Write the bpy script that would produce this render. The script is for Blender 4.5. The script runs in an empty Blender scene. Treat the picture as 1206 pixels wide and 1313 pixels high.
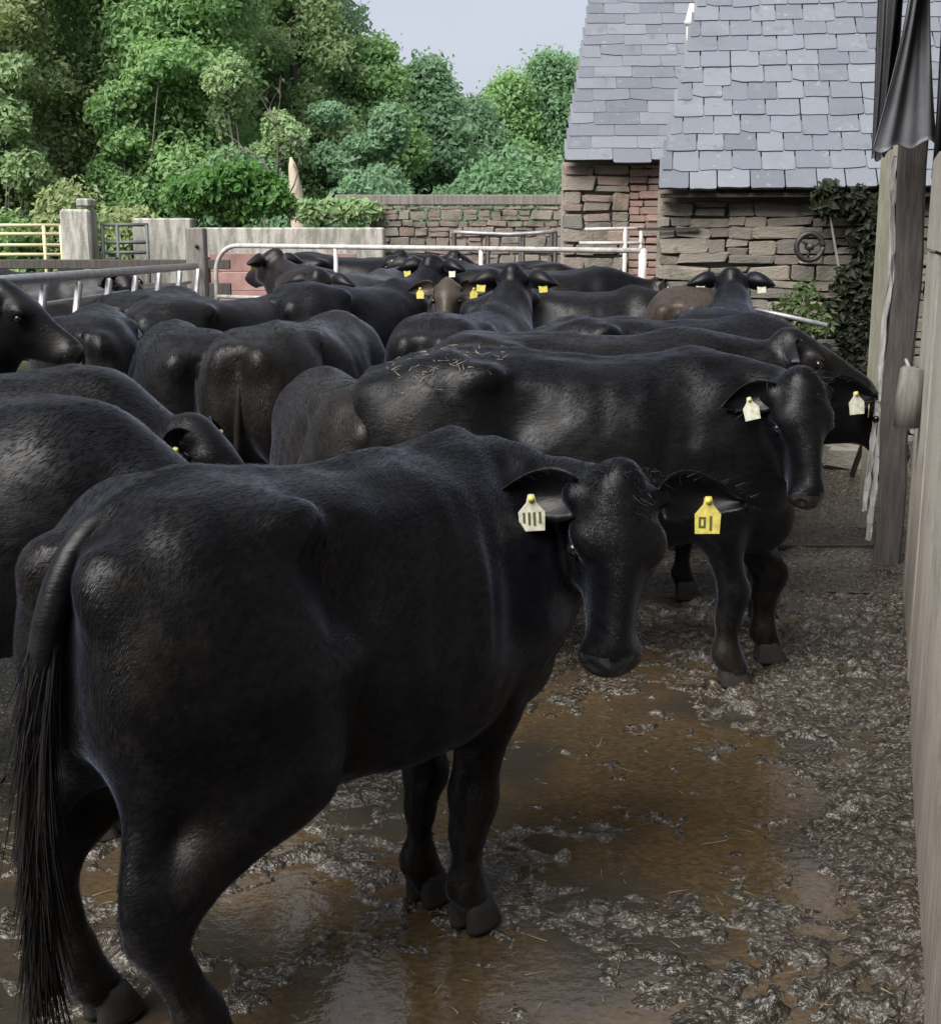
import bpy, bmesh, math, random
import numpy as np
from mathutils import Vector, Matrix
R = math.radians
rng = np.random.default_rng(7)
random.seed(7)
scene = bpy.context.scene
COL = scene.collection

# ------------------------------------------------------------------ camera, sky, sun, exposure
HC = 1.82
cam_d = bpy.data.cameras.new('camera'); cam = bpy.data.objects.new('camera', cam_d); COL.objects.link(cam)
cam.location = (0, 0, HC); cam.rotation_euler = (R(90 - 12.19), 0, 0)
cam_d.sensor_fit = 'VERTICAL'; cam_d.sensor_height = 24; cam_d.lens = 24 * 1650 / 1313
cam_d.clip_start = 0.03; cam_d.clip_end = 600
scene.camera = cam

SUN_EL, SUN_AZ = R(47), R(216)         # soft sun behind thin cloud, over the camera's left shoulder
world = bpy.data.worlds.new('World'); scene.world = world; world.use_nodes = True
nt = world.node_tree; nt.nodes.clear()
wo = nt.nodes.new('ShaderNodeOutputWorld'); bg = nt.nodes.new('ShaderNodeBackground')
sky = nt.nodes.new('ShaderNodeTexSky'); sky.sky_type = 'NISHITA'; sky.sun_disc = False
sky.sun_elevation = SUN_EL; sky.sun_rotation = SUN_AZ
sky.air_density = 1.0; sky.dust_density = 3.0; sky.ozone_density = 1.5
mx = nt.nodes.new('ShaderNodeMix'); mx.data_type = 'RGBA'; mx.inputs[0].default_value = 0.72
tc = nt.nodes.new('ShaderNodeTexCoord'); mp = nt.nodes.new('ShaderNodeMapping'); mp.inputs['Scale'].default_value = (1, 1, 2.6)
nz = nt.nodes.new('ShaderNodeTexNoise'); nz.inputs['Scale'].default_value = 2.2; nz.inputs['Detail'].default_value = 6
cr = nt.nodes.new('ShaderNodeValToRGB')
cr.color_ramp.elements[0].position = 0.3; cr.color_ramp.elements[0].color = (6.4, 6.7, 7.9, 1)
cr.color_ramp.elements[1].position = 0.75; cr.color_ramp.elements[1].color = (8.2, 8.3, 9.0, 1)
nt.links.new(tc.outputs['Generated'], mp.inputs[0]); nt.links.new(mp.outputs[0], nz.inputs['Vector'])
nt.links.new(nz.outputs['Fac'], cr.inputs[0])
nt.links.new(sky.outputs[0], mx.inputs[6]); nt.links.new(cr.outputs[0], mx.inputs[7])
nt.links.new(mx.outputs[2], bg.inputs[0]); bg.inputs[1].default_value = 0.052
nt.links.new(bg.outputs[0], wo.inputs[0])

sd = bpy.data.lights.new('sun', 'SUN'); sd.energy = 4.0; sd.angle = R(42); sd.color = (1, .97, .93)
sun = bpy.data.objects.new('sun', sd); COL.objects.link(sun); sun.location = (0, 0, 30)
sun.rotation_euler = (R(90) - SUN_EL, 0, -SUN_AZ + math.pi)

vs = scene.view_settings
vs.view_transform = 'Standard'; vs.look = 'None'; vs.gamma = 1; vs.use_curve_mapping = False; vs.exposure = 1.05
scene.render.engine = 'CYCLES'
scene.cycles.max_bounces = 10; scene.cycles.diffuse_bounces = 7; scene.cycles.glossy_bounces = 3
scene.cycles.transparent_max_bounces = 8

# ------------------------------------------------------------------ helpers
def tag(o, label=None, cat=None, group=None, kind=None):
    if label: o['label'] = label
    if cat: o['category'] = cat
    if group: o['group'] = group
    if kind: o['kind'] = kind
    return o

def empty(name, loc=(0, 0, 0), rz=0.0, **k):
    o = bpy.data.objects.new(name, None); COL.objects.link(o)
    o.location = loc; o.rotation_euler = (0, 0, rz); o.empty_display_size = .2
    return tag(o, **k)

def link(name, me, parent=None, M=None):
    o = bpy.data.objects.new(name, me); COL.objects.link(o)
    if parent is not None: o.parent = parent
    if M is not None: o.matrix_basis = M
    return o

def np_mesh(name, V, Fq, mats=(), smooth=True, mat_idx=None):
    V = np.asarray(V, np.float32); Fq = np.asarray(Fq, np.int32)
    me = bpy.data.meshes.new(name); n = Fq.shape[1]
    me.vertices.add(len(V)); me.vertices.foreach_set('co', V.ravel())
    me.loops.add(Fq.size); me.loops.foreach_set('vertex_index', Fq.ravel())
    me.polygons.add(len(Fq)); me.polygons.foreach_set('loop_start', np.arange(0, Fq.size, n, dtype=np.int32))
    for m in mats: me.materials.append(m)
    if mat_idx is not None: me.polygons.foreach_set('material_index', np.asarray(mat_idx, np.int32))
    me.update(calc_edges=True)
    me.polygons.foreach_set('use_smooth', np.full(len(Fq), smooth))
    return me

def bm_mesh(name, bm, mat=None, smooth=False):
    me = bpy.data.meshes.new(name); bmesh.ops.recalc_face_normals(bm, faces=bm.faces)
    bm.to_mesh(me); bm.free()
    if mat: me.materials.append(mat)
    if smooth: me.polygons.foreach_set('use_smooth', np.full(len(me.polygons), True))
    return me

def add_box(bm, c, s, M=None, bev=0.0):
    r = bmesh.ops.create_cube(bm, size=1)
    vs_ = r['verts']
    for v in vs_: v.co = Vector((v.co.x * s[0], v.co.y * s[1], v.co.z * s[2]))
    if bev:
        es = list({e for v in vs_ for e in v.link_edges})
        rb = bmesh.ops.bevel(bm, geom=es, offset=bev, segments=1, affect='EDGES')
        vs_ = list({v for f in rb['faces'] for v in f.verts} | {v for v in vs_ if v.is_valid})
    for v in vs_:
        v.co = v.co + Vector(c)
        if M is not None: v.co = M @ v.co
    return vs_

def add_tube(bm, pts, r, n=10, caps=True):
    pts = [Vector(p) for p in pts]
    rs = r if isinstance(r, (list, tuple)) else [r] * len(pts)
    rings = []; prev = None
    for i, p in enumerate(pts):
        a = pts[max(i - 1, 0)]; b = pts[min(i + 1, len(pts) - 1)]
        d = (b - a).normalized()
        if prev is None:
            x = d.orthogonal().normalized()
        else:
            x = (prev - d * prev.dot(d)).normalized()
        prev = x; y = d.cross(x)
        rings.append([bm.verts.new(p + (x * math.cos(2 * math.pi * k / n) + y * math.sin(2 * math.pi * k / n)) * rs[i]) for k in range(n)])
    for a, b in zip(rings, rings[1:]):
        for k in range(n):
            bm.faces.new((a[k], a[(k + 1) % n], b[(k + 1) % n], b[k]))
    if caps:
        bm.faces.new(rings[0][::-1]); bm.faces.new(rings[-1])

def tube_obj(name, pts, r, mat, parent=None, n=10):
    bm = bmesh.new(); add_tube(bm, pts, r, n)
    return link(name, bm_mesh(name, bm, mat, True), parent)

def nrm(v):
    v = np.asarray(v, float); return v / np.linalg.norm(v)

# value noise on arrays
_lat = np.random.default_rng(3).random((64, 64, 64)).astype(np.float32) * 2 - 1
def vnoise(x, y, z):
    xi, yi, zi = np.floor(x).astype(int), np.floor(y).astype(int), np.floor(z).astype(int)
    fx, fy, fz = x - xi, y - yi, z - zi
    fx, fy, fz = [f * f * (3 - 2 * f) for f in (fx, fy, fz)]
    out = 0
    for a in (0, 1):
        for b in (0, 1):
            for c in (0, 1):
                w = (fx if a else 1 - fx) * (fy if b else 1 - fy) * (fz if c else 1 - fz)
                out = out + w * _lat[(xi + a) & 63, (yi + b) & 63, (zi + c) & 63]
    return out

# ------------------------------------------------------------------ materials
class NT:
    def __init__(s, name):
        s.m = bpy.data.materials.new(name); s.m.use_nodes = True
        s.t = s.m.node_tree; s.b = s.t.nodes['Principled BSDF']; s.out = s.t.nodes['Material Output']
    def n(s, typ, **inp):
        x = s.t.nodes.new(typ)
        for k, v in inp.items():
            if k in x.inputs: x.inputs[k].default_value = v
            else: setattr(x, k, v)
        return x
    def l(s, a, b): s.t.links.new(a, b)
    def coords(s, kind='Object', scale=(1, 1, 1), rot=(0, 0, 0)):
        tc = s.n('ShaderNodeTexCoord'); mp = s.n('ShaderNodeMapping')
        mp.inputs['Scale'].default_value = scale; mp.inputs['Rotation'].default_value = rot
        s.l(tc.outputs[kind], mp.inputs[0]); return mp.outputs[0]
    def world(s, scale=(1, 1, 1)):
        g = s.n('ShaderNodeNewGeometry'); mp = s.n('ShaderNodeMapping'); mp.inputs['Scale'].default_value = scale
        s.l(g.outputs['Position'], mp.inputs[0]); return mp.outputs[0]
    def noise(s, vec, scale, detail=4, rough=.6):
        x = s.n('ShaderNodeTexNoise'); x.inputs['Scale'].default_value = scale; x.inputs['Detail'].default_value = detail
        x.inputs['Roughness'].default_value = rough; s.l(vec, x.inputs['Vector']); return x.outputs['Fac']
    def ramp(s, fac, stops):
        x = s.n('ShaderNodeValToRGB'); e = x.color_ramp.elements
        while len(e) < len(stops): e.new(.5)
        for el, (p, c) in zip(e, stops):
            el.position = p; el.color = (c, c, c, 1) if not isinstance(c, tuple) else (*c, 1)
        s.l(fac, x.inputs[0]); return x.outputs[0]
    def mix(s, fac, a, b, mode='MIX'):
        x = s.n('ShaderNodeMix'); x.data_type = 'RGBA'; x.blend_type = mode
        for i, v in ((0, fac), (6, a), (7, b)):
            if hasattr(v, 'links') or hasattr(v, 'is_linked'): s.l(v, x.inputs[i])
            elif i == 0: x.inputs[0].default_value = v
            else: x.inputs[i].default_value = (*v, 1)
        return x.outputs[2]
    def bump(s, h, dist=.01, strength=1.0, prev=None):
        x = s.n('ShaderNodeBump'); x.inputs['Distance'].default_value = dist; x.inputs['Strength'].default_value = strength
        s.l(h, x.inputs['Height'])
        if prev is not None: s.l(prev, x.inputs['Normal'])
        return x.outputs[0]
    def rnd(s):
        return s.n('ShaderNodeObjectInfo').outputs['Random']
    def set(s, **k):
        for a, v in k.items():
            a = a.replace('_', ' ')
            if hasattr(v, 'is_linked'): s.l(v, s.b.inputs[a])
            else:
                s.b.inputs[a].default_value = (*v, 1) if isinstance(v, tuple) and len(v) == 3 else v
        return s.m

def mat_simple(name, c1, c2, scale=8, rough=.7, bump=.004, detail=5, objrand=.0, metallic=0.0, stretch=(1, 1, 1)):
    m = NT(name); v = m.coords('Object', stretch)
    f = m.noise(v, scale, detail)
    c = m.mix(m.ramp(f, [(.3, 0.0), (.7, 1.0)]), c1, c2)
    if objrand:
        rr = m.ramp(m.rnd(), [(0, 1 - objrand), (1, 1 + objrand)])
        c = m.mix(1.0, c, rr, 'MULTIPLY')
    return m.set(Base_Color=c, Roughness=rough, Metallic=metallic, Normal=m.bump(f, bump))

# coat: colour comes from each animal (object colour); fur relief and dry dirt
def coat_material(name='cow_coat', mud=.024):
    m = NT(name); oi = m.n('ShaderNodeObjectInfo')
    v = m.coords('Object', (5, 9, 9)); fine = m.coords('Object', (26, 60, 150), (0, .5, 0))
    f1 = m.noise(v, 1.0, 5, .6); f2 = m.noise(fine, 1.0, 3, .6)
    clump = m.noise(m.coords('Object', (10, 22, 34), (0, .35, 0)), 1.0, 3, .55)
    dirt = m.ramp(m.noise(m.coords('Object'), 3.5, 8, .72), [(.56, 0.0), (.74, .55)])
    col = m.mix(dirt, oi.outputs['Color'], (.006, .005, .0045))
    col = m.mix(m.ramp(f2, [(.35, .0), (.8, .3)]), col, (.0035, .0035, .0045))
    sp = m.n('ShaderNodeSeparateXYZ'); tcx = m.n('ShaderNodeTexCoord'); m.l(tcx.outputs['Object'], sp.inputs[0])
    rear = m.n('ShaderNodeMapRange'); rear.inputs['From Min'].default_value = -.35; rear.inputs['From Max'].default_value = -.80; m.l(sp.outputs['X'], rear.inputs[0])
    mk = m.n('ShaderNodeMath'); mk.operation = 'MULTIPLY'; m.l(rear.outputs[0], mk.inputs[0]); m.l(m.ramp(m.noise(m.coords('Object', (7, 7, 4)), 1.0, 7, .7), [(.50, 0.0), (.62, .8)]), mk.inputs[1])
    col = m.mix(mk.outputs[0], col, (.012, .009, .007))
    lg = m.n('ShaderNodeMapRange'); lg.inputs['From Min'].default_value = .52; lg.inputs['From Max'].default_value = .10; m.l(sp.outputs['Z'], lg.inputs[0])
    ml = m.n('ShaderNodeMath'); ml.operation = 'MULTIPLY'; m.l(lg.outputs[0], ml.inputs[0]); m.l(m.ramp(m.noise(m.coords('Object', (9, 9, 5)), 1.0, 7, .7), [(.38, 0.0), (.56, .9)]), ml.inputs[1])
    if mud: col = m.mix(ml.outputs[0], col, (.015, .0115, .008))
    nb = m.bump(f1, .010, .18); nb = m.bump(clump, .004, .18, nb); nb = m.bump(f2, .003, .3, nb)
    rough = m.ramp(clump, [(.3, .36), (.7, .50)])
    return m.set(Base_Color=col, Roughness=rough, Normal=nb, Sheen_Weight=.17, Sheen_Roughness=.32, Sheen_Tint=(.66, .73, 1.0), Specular_IOR_Level=.20)
M_COAT = coat_material(); M_EAR = coat_material('ear_coat', 0)
M_NOSE = NT('wet_nose'); M_NOSE = M_NOSE.set(Base_Color=(.013, .013, .014), Roughness=.22, Normal=M_NOSE.bump(M_NOSE.noise(M_NOSE.coords(), 120, 2), .002, .7))
M_EYE = NT('eye_gloss').set(Base_Color=(.008, .006, .005), Roughness=.06)
M_HOOF = mat_simple('hoof_horn', (.005, .0045, .004), (.012, .010, .008), 20, .85, .003)
M_HAIR = NT('tail_hair'); M_HAIR = M_HAIR.set(Base_Color=M_HAIR.mix(M_HAIR.noise(M_HAIR.coords('Object', (20, 20, 3)), 1, 3), (.004, .0035, .0035), (.012, .010, .009)), Roughness=.7, Specular_IOR_Level=.2)
M_TAGY = mat_simple('tag_yellow', (.56, .49, .09), (.33, .28, .08), 45, .45, .001)
M_TAGW = mat_simple('tag_pale', (.56, .56, .46), (.28, .27, .21), 45, .5, .001)
M_INK = NT('tag_ink').set(Base_Color=(.07, .065, .02), Roughness=.6)

# ------------------------------------------------------------------ cow bodies: signed distance field -> one skin
class SDF:
    def __init__(s, lo, hi, h):
        s.h = h; s.lo = np.array(lo, float)
        n = np.ceil((np.array(hi) - s.lo) / h).astype(int) + 1
        s.ax = [(s.lo[i] + h * np.arange(n[i])).astype(np.float32) for i in range(3)]
        s.F = np.full(n, .6, np.float32)
    def block(s, lo, hi):
        sl = []
        for i in range(3):
            a = max(int((lo[i] - s.lo[i]) / s.h), 0); b = min(int((hi[i] - s.lo[i]) / s.h) + 2, len(s.ax[i]))
            sl.append(slice(a, max(b, a)))
        X = s.ax[0][sl[0]][:, None, None]; Y = s.ax[1][sl[1]][None, :, None]; Z = s.ax[2][sl[2]][None, None, :]
        return tuple(sl), X, Y, Z
    def merge(s, sl, d, k, sub=False):
        F = s.F[sl]
        if sub:
            d = -d; hh = np.maximum(k - np.abs(F - d), 0) / k
            s.F[sl] = np.maximum(F, d) + hh * hh * k * .25
        else:
            hh = np.maximum(k - np.abs(F - d), 0) / k
            s.F[sl] = np.minimum(F, d) - hh * hh * k * .25
    def cone(s, a, ra, b, rb, k=.05, sub=False):
        a = np.asarray(a, float); b = np.asarray(b, float); r = max(ra, rb) + k + .04
        sl, X, Y, Z = s.block(np.minimum(a, b) - r, np.maximum(a, b) + r)
        if s.F[sl].size == 0: return
        ba = b - a; l2 = max((ba * ba).sum(), 1e-9)
        px, py, pz = X - a[0], Y - a[1], Z - a[2]
        t = np.clip((px * ba[0] + py * ba[1] + pz * ba[2]) / l2, 0, 1)
        d = np.sqrt((px - t * ba[0]) ** 2 + (py - t * ba[1]) ** 2 + (pz - t * ba[2]) ** 2) - (ra + (rb - ra) * t)
        s.merge(sl, d.astype(np.float32), k, sub)
    def chain(s, pts, rs, k=.05):
        for i in range(len(pts) - 1): s.cone(pts[i], rs[i], pts[i + 1], rs[i + 1], k)
    def ell(s, c, r, Rm=None, k=.05, sub=False):
        c = np.asarray(c, float); r = np.asarray(r, float); m = r.max() + k + .04
        sl, X, Y, Z = s.block(c - m, c + m)
        if s.F[sl].size == 0: return
        P = [X - c[0], Y - c[1], Z - c[2]]
        if Rm is None: Q = P
        else: Q = [P[0] * Rm[0][j] + P[1] * Rm[1][j] + P[2] * Rm[2][j] for j in range(3)]
        k0 = np.sqrt(sum((Q[j] / r[j]) ** 2 for j in range(3))); k1 = np.sqrt(sum((Q[j] / r[j] ** 2) ** 2 for j in range(3))) + 1e-6
        s.merge(sl, (k0 * (k0 - 1) / k1).astype(np.float32), k, sub)
    def trunk(s, st, k=.05):
        st = np.array(st, float); xs = st[:, 0]
        sl, X, Y, Z = s.block((xs[0] - .12, -.6, .3), (xs[-1] + .12, .6, 1.6))
        x = X[:, 0, 0]
        def interp(c):       # smooth catmull-rom
            m = np.gradient(st[:, c], xs)
            i = np.clip(np.searchsorted(xs, x) - 1, 0, len(xs) - 2); h = xs[i + 1] - xs[i]; t = np.clip((x - xs[i]) / h, 0, 1)
            return ((2 * t**3 - 3 * t**2 + 1) * st[i, c] + (t**3 - 2 * t**2 + t) * h * m[i] + (-2 * t**3 + 3 * t**2) * st[i + 1, c] + (t**3 - t**2) * h * m[i + 1])
        zt, zb, w, pw = [interp(c)[:, None, None] for c in (1, 2, 3, 4)]
        zc = (zt + zb) / 2 ; hz = (zt - zb) / 2
        yy = np.abs(Y) / w; zz = (Z - zc) / hz
        wide = 1 - .10 * np.clip(zz, -1, 1)           # a little pear shaped: wider low down
        q = ((yy / wide) ** pw + np.abs(zz) ** pw) ** (1 / pw)
        d = (q - 1) * np.minimum(w, hz) * .9
        ex = np.maximum(np.maximum(xs[0] - X, X - xs[-1]), 0)
        d = np.sqrt(np.maximum(d, 0) ** 2 + ex ** 2) + np.minimum(d, 0) * (ex <= 0) + 0
        s.merge(sl, np.broadcast_to(d, s.F[sl].shape).astype(np.float32), k)
    def mesh(s):
        F = s.F; S = F < 0; n = np.array(F.shape) - 1
        c8 = [(a, b, c) for a in (0, 1) for b in (0, 1) for c in (0, 1)]
        cnt = sum(S[a:n[0] + a, b:n[1] + b, c:n[2] + c].astype(np.int8) for a, b, c in c8)
        act = np.argwhere((cnt > 0) & (cnt < 8)); idx = -np.ones(tuple(n), np.int32); idx[tuple(act.T)] = np.arange(len(act))
        P = np.zeros((len(act), 3)); C = np.zeros(len(act))
        for a in c8:
            for ax in range(3):
                if a[ax]: continue
                b = list(a); b[ax] = 1
                fa = F[act[:, 0] + a[0], act[:, 1] + a[1], act[:, 2] + a[2]]; fb = F[act[:, 0] + b[0], act[:, 1] + b[1], act[:, 2] + b[2]]
                mk = (fa < 0) != (fb < 0); t = np.where(mk, fa / np.where(mk, fa - fb, 1), 0)
                q = np.tile(np.array(a, float), (len(act), 1)); q[:, ax] = t
                P += q * mk[:, None]; C += mk
        V = s.lo + s.h * (act + P / C[:, None])
        Q = []
        for ax in range(3):
            u, v = (ax + 1) % 3, (ax + 2) % 3
            sl0 = [slice(1, -1)] * 3; sl0[ax] = slice(0, -1); sl1 = list(sl0); sl1[ax] = slice(1, None)
            A, B = S[tuple(sl0)], S[tuple(sl1)]
            e = np.argwhere(A != B); off = np.ones(3, int); off[ax] = 0; e = e + off
            ins = S[e[:, 0], e[:, 1], e[:, 2]]
            def cell(du, dv):
                q = e.copy(); q[:, u] += du; q[:, v] += dv; return idx[q[:, 0], q[:, 1], q[:, 2]]
            f = np.stack([cell(-1, -1), cell(0, -1), cell(0, 0), cell(-1, 0)], 1)
            f[~ins] = f[~ins][:, ::-1]; Q.append(f)
        Q = np.concatenate(Q); Q = Q[(Q >= 0).all(1)]
        # a little relaxation removes the grid feel
        E = np.concatenate([Q[:, [0, 1]], Q[:, [1, 2]], Q[:, [2, 3]], Q[:, [3, 0]]])
        for lam in (.5, .5, .4):
            A = np.zeros_like(V); np.add.at(A, E[:, 0], V[E[:, 1]]); np.add.at(A, E[:, 1], V[E[:, 0]])
            D = np.bincount(E.ravel(), minlength=len(V)).astype(float); D[D == 0] = 1
            V = V + lam * (A / D[:, None] - V)
        return V, Q

def bez(p, n):
    p = [np.asarray(q, float) for q in p]; out = []
    for t in np.linspace(0, 1, n):
        q = p
        while len(q) > 1: q = [a + (b - a) * t for a, b in zip(q, q[1:])]
        out.append(q[0])
    return out

def pose(poll_z=1.36, reach=.60, yaw=0, pitch=45, face_yaw=None, tilt=0, **k):
    fy = R(yaw if face_yaw is None else face_yaw); p = R(pitch); y = R(yaw)
    d = dict(sx=1.0, poll=(.52 + reach * math.cos(y), reach * math.sin(y), poll_z),
             F=(math.cos(fy) * math.cos(p), math.sin(fy) * math.cos(p), -math.sin(p)),
             U=(math.cos(fy) * math.sin(p), math.sin(fy) * math.sin(p), math.cos(p)))
    d.update(k); return d

LEGS0 = dict(fl=(.47, .17), fr=(.52, -.17), hl=(-.60, .17), hr=(-.52, -.17))

def cow_body(P, h=.022):
    sx = P.get('sx', 1.0); W = P.get('w', 1.0); rump = P.get('rump', 0.0)
    poll = np.array(P['poll'], float); F = nrm(P['F']); U = np.array(P['U'], float); U = nrm(U - F * (U @ F)); S = np.cross(F, U)
    hs = P.get('hs', .93); hd = lambda f, s_, u: poll + (F * f + S * s_ + U * u) * hs
    ext = np.array([hd(.62, 0, 0), hd(0, .3, .2), hd(0, -.3, .2), hd(.5, .2, -.3), hd(.5, -.2, -.3)])
    lo = np.minimum(ext.min(0) - .06, [-1.0 * sx - .05, -.50, .0]); hi = np.maximum(ext.max(0) + .06, [.95 * sx, .50, 1.55]); lo[2] = .02
    D = SDF(lo, hi, h)
    st = [(-.80, 1.27, .86, .13, 2.0), (-.70, 1.335 + rump, .74, .235, 2.2), (-.52, 1.372 + rump, .66, .285, 2.35), (-.30, 1.365, .60, .295, 2.4), (-.05, 1.345, .565, .335, 2.35),
          (.18, 1.345, .555, .345, 2.3), (.38, 1.36, .58, .30, 2.2), (.52, 1.355, .60, .245, 2.1), (.66, 1.27, .66, .20, 2.0), (.74, 1.15, .78, .12, 2.0)]
    D.trunk([(a * sx, b, c, d * W, e) for a, b, c, d, e in st])
    for s in (-1, 1):
        D.ell((-.56 * sx, .150 * s, 1.02), (.26 * sx, .155, .33), None, .10)        # haunch
        D.ell((-.74 * sx, .120 * s, .98), (.10, .115, .24), None, .08)              # buttock
        D.ell((-.40 * sx, .235 * s * W, 1.285), (.075, .050, .050), None, .075)      # hook bone
        D.ell((-.80 * sx, .105 * s, 1.215), (.05, .04, .05), None, .11)             # pin bone
        D.ell((.50 * sx, .175 * s, .98), (.17 * sx, .095, .28), None, .09)          # shoulder blade
        D.ell((.66 * sx, .155 * s, .88), (.12, .08, .13), None, .08)                # point of shoulder
        D.ell((-.27 * sx, .315 * s * W, 1.17), (.11, .075, .13), None, .09, True)   # flank hollow
        D.ell((.30 * sx, .40 * s * W, 1.02), (.05, .06, .26), None, .12, True)      # behind the shoulder
    D.ell((.68 * sx, 0, .68), (.16, .13, .15), None, .12)                           # brisket
    legs = dict(LEGS0); legs.update(P.get('legs', {}))
    for key, (fx, fy) in legs.items():
        s = 1 if key[1] == 'l' else -1
        if key[0] == 'f':
            kx = P.get('knee', {}).get(key, fx + .02)
            D.chain([(.50 * sx, .16 * s, .86), (.46 * sx * .5 + fx * .5, .6 * .17 * s + .4 * fy, .66), (kx, fy, .40), (fx + .0, fy, .30), (fx - .005, fy, .14), (fx + .035, fy, .07)],
                    [.120, .082, .055, .040, .043, .052], .055)
            D.ell((kx + .008, fy, .40), (.056, .056, .07), None, .03)
        else:
            hx = P.get('hock', {}).get(key, fx - .10)
            D.chain([(-.46 * sx, .155 * s, .92), (.55 * -.36 * sx + .45 * (hx + .2), .20 * s, .76), (hx + .05, fy, .54), (hx + .01, fy, .46), (fx - .05, fy, .22), (fx - .02, fy, .13), (fx + .03, fy, .07)],
                    [.21, .14, .070, .054, .040, .045, .052], .06)
            D.chain([(-.72 * sx, .12 * s, .80), (hx - .035, fy, .52)], [.065, .028], .05)   # hamstring down to the point of the hock
    # neck
    back = hd(.03, 0, -.135); throat = hd(.15, 0, -.235)
    w0 = np.array([.44 * sx, 0, 1.20]); c0 = np.array([.60 * sx, 0, .86]); m0 = np.array([.52 * sx, 0, 1.04])
    rch = np.linalg.norm(back - w0)
    turn = nrm((back - w0) * np.array([1, 1, 0]))[0]          # 1 straight ahead, 0 turned to the side
    fwd = np.array([1, 0, .22 * np.clip(poll[2] - 1.15, 0, .5)]) * rch * (.14 + .28 * max(turn, 0))
    nk = P.get('nk', 1.0)
    hb = (nrm(nrm(w0 - back) * 1.0 - U * .45 - F * .25)) * .15
    D.chain(bez([w0, w0 + fwd, back + hb * .9, back], 6), [.165 * nk ** .3, .145 * nk, .120 * nk, .100 * nk, .082 * nk, .060], .08)
    D.chain(bez([m0, m0 + fwd, hd(.095, 0, -.195) + hb, hd(.095, 0, -.195)], 6), [.215, .19 * nk, .160 * nk, .138 * nk, .112 * nk, .088], .09)
    D.chain(bez([c0, c0 + fwd * .7, throat + hb * .8, throat], 6), [.17, .135 * nk, .105 * nk, .088, .078, .070], .10)
    # head
    D.ell(hd(.165, 0, -.095), tuple(hs * q_ for q_ in (.115, .108, .080)), np.stack([F, S, U], 1), .05); D.cone(hd(.02, 0, -.075), .066 * hs, hd(.21, 0, -.095), .086 * hs, .05)
    D.cone(hd(.17, 0, -.088), .088 * hs, hd(.45, 0, -.085), .071 * hs, .06)
    D.ell(hd(.465, 0, -.085), tuple(hs * q_ for q_ in (.055, .086, .064)), np.stack([F, S, U], 1), .05)              # muzzle
    D.cone(hd(.13, 0, -.19), .068 * hs, hd(.42, 0, -.145), .046 * hs, .06)                            # jaw
    D.ell(hd(-.015, 0, -.03), tuple(hs * q_ for q_ in (.058, .054, .046)), np.stack([F, S, U], 1), .07)                 # poll
    D.ell(hd(.10, 0, -.012), tuple(hs * q_ for q_ in (.10, .075, .03)), np.stack([F, S, U], 1), .06)                 # forehead
    D.cone(hd(.24, 0, -.020), .030 * hs, hd(.42, 0, -.032), .030 * hs, .04)                           # bridge of the nose
    for s in (-1, 1):
        D.ell(hd(.155, .100 * s, -.048), tuple(hs * q_ for q_ in (.052, .032, .036)), np.stack([F, S, U], 1), .04)   # brow
        D.ell(hd(.15, .062 * s, -.155), tuple(hs * q_ for q_ in (.10, .050, .075)), np.stack([F, S, U], 1), .06)     # cheek
        D.ell(hd(.31, .094 * s, -.075), tuple(hs * q_ for q_ in (.07, .012, .04)), np.stack([F, S, U], 1), .06, True)   # hollow before the cheek
        D.ell(hd(.178, .128 * s, -.066), tuple(hs * q_ for q_ in (.028, .022, .019)), np.stack([F, S, U], 1), .02, True)  # eye socket
        D.ell(hd(.505, .052 * s, -.055), tuple(hs * q_ for q_ in (.022, .018, .014)), np.stack([F, S, U], 1), .02, True)  # nostril
        D.cone(hd(.035, .07 * s, -.075), .046 * hs, hd(.03, .118 * s, -.072), .034 * hs, .04)        # ear root
    D.cone(hd(.485, -.06, -.135), .012 * hs, hd(.485, .06, -.135), .012 * hs, .02, True)              # mouth line
    # loose skin and muscle: slow relief over the whole animal
    sl, X, Y, Z = D.block(lo, hi)
    o = P.get('seed', 0) * 1.7
    if h < .018 or True:
        near = np.abs(D.F) < .08
        I = np.argwhere(near); x, y, z = D.ax[0][I[:, 0]], D.ax[1][I[:, 1]], D.ax[2][I[:, 2]]
        n = .010 * vnoise(x * 5 + o, y * 5 + 9, z * 4) + .006 * vnoise(x * 10 + o, y * 9 + 3, z * 8) + .003 * vnoise(x * 17 + o, y * 17, z * 12 + 5)
        if P.get('folds'):
            c = np.array(P['folds']); g = np.exp(-(((x - c[0]) ** 2 + (y - c[1]) ** 2 + (z - c[2]) ** 2) / .035))
            n += g * .010 * np.sin((x * c[3] + y * c[4] + z * c[5]) * 1.0 + 2 * vnoise(x * 6, y * 6, z * 6))
        if P.get('ribs'):
            n += .0035 * np.sin(x * 58 + 2.5 * vnoise(x * 4, z * 4, y * 4) - z * 8) * np.exp(-((x - .02) / .28) ** 2) * np.exp(-((z - 1.0) / .22) ** 2)
        n += .0035 * np.sin(x * 62 + 1.5 * vnoise(x * 4 + o, z * 4, y * 4) - z * 10) * np.exp(-((x - .05) / .25) ** 2) * np.exp(-((z - 1.02) / .22) ** 2)      # ribs
        n -= .010 * np.exp(-(y / .03) ** 2) * (z > 1.25) * (x < .45)      # backbone
        D.F[near] += n.astype(np.float32)
    V, Q = D.mesh()
    c = (V[Q].mean(1) - poll) / hs; f = c @ F; u = c @ U; q_ = c @ S
    mi = ((f > .462) & (f < .56) & (u > -.150) & (u < -.015) & (np.abs(q_) < .1)).astype(int)
    me = np_mesh('cow_body', V, Q, (M_COAT, M_NOSE), True, mi)
    return me, (poll, F, U, S, hd)

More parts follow.
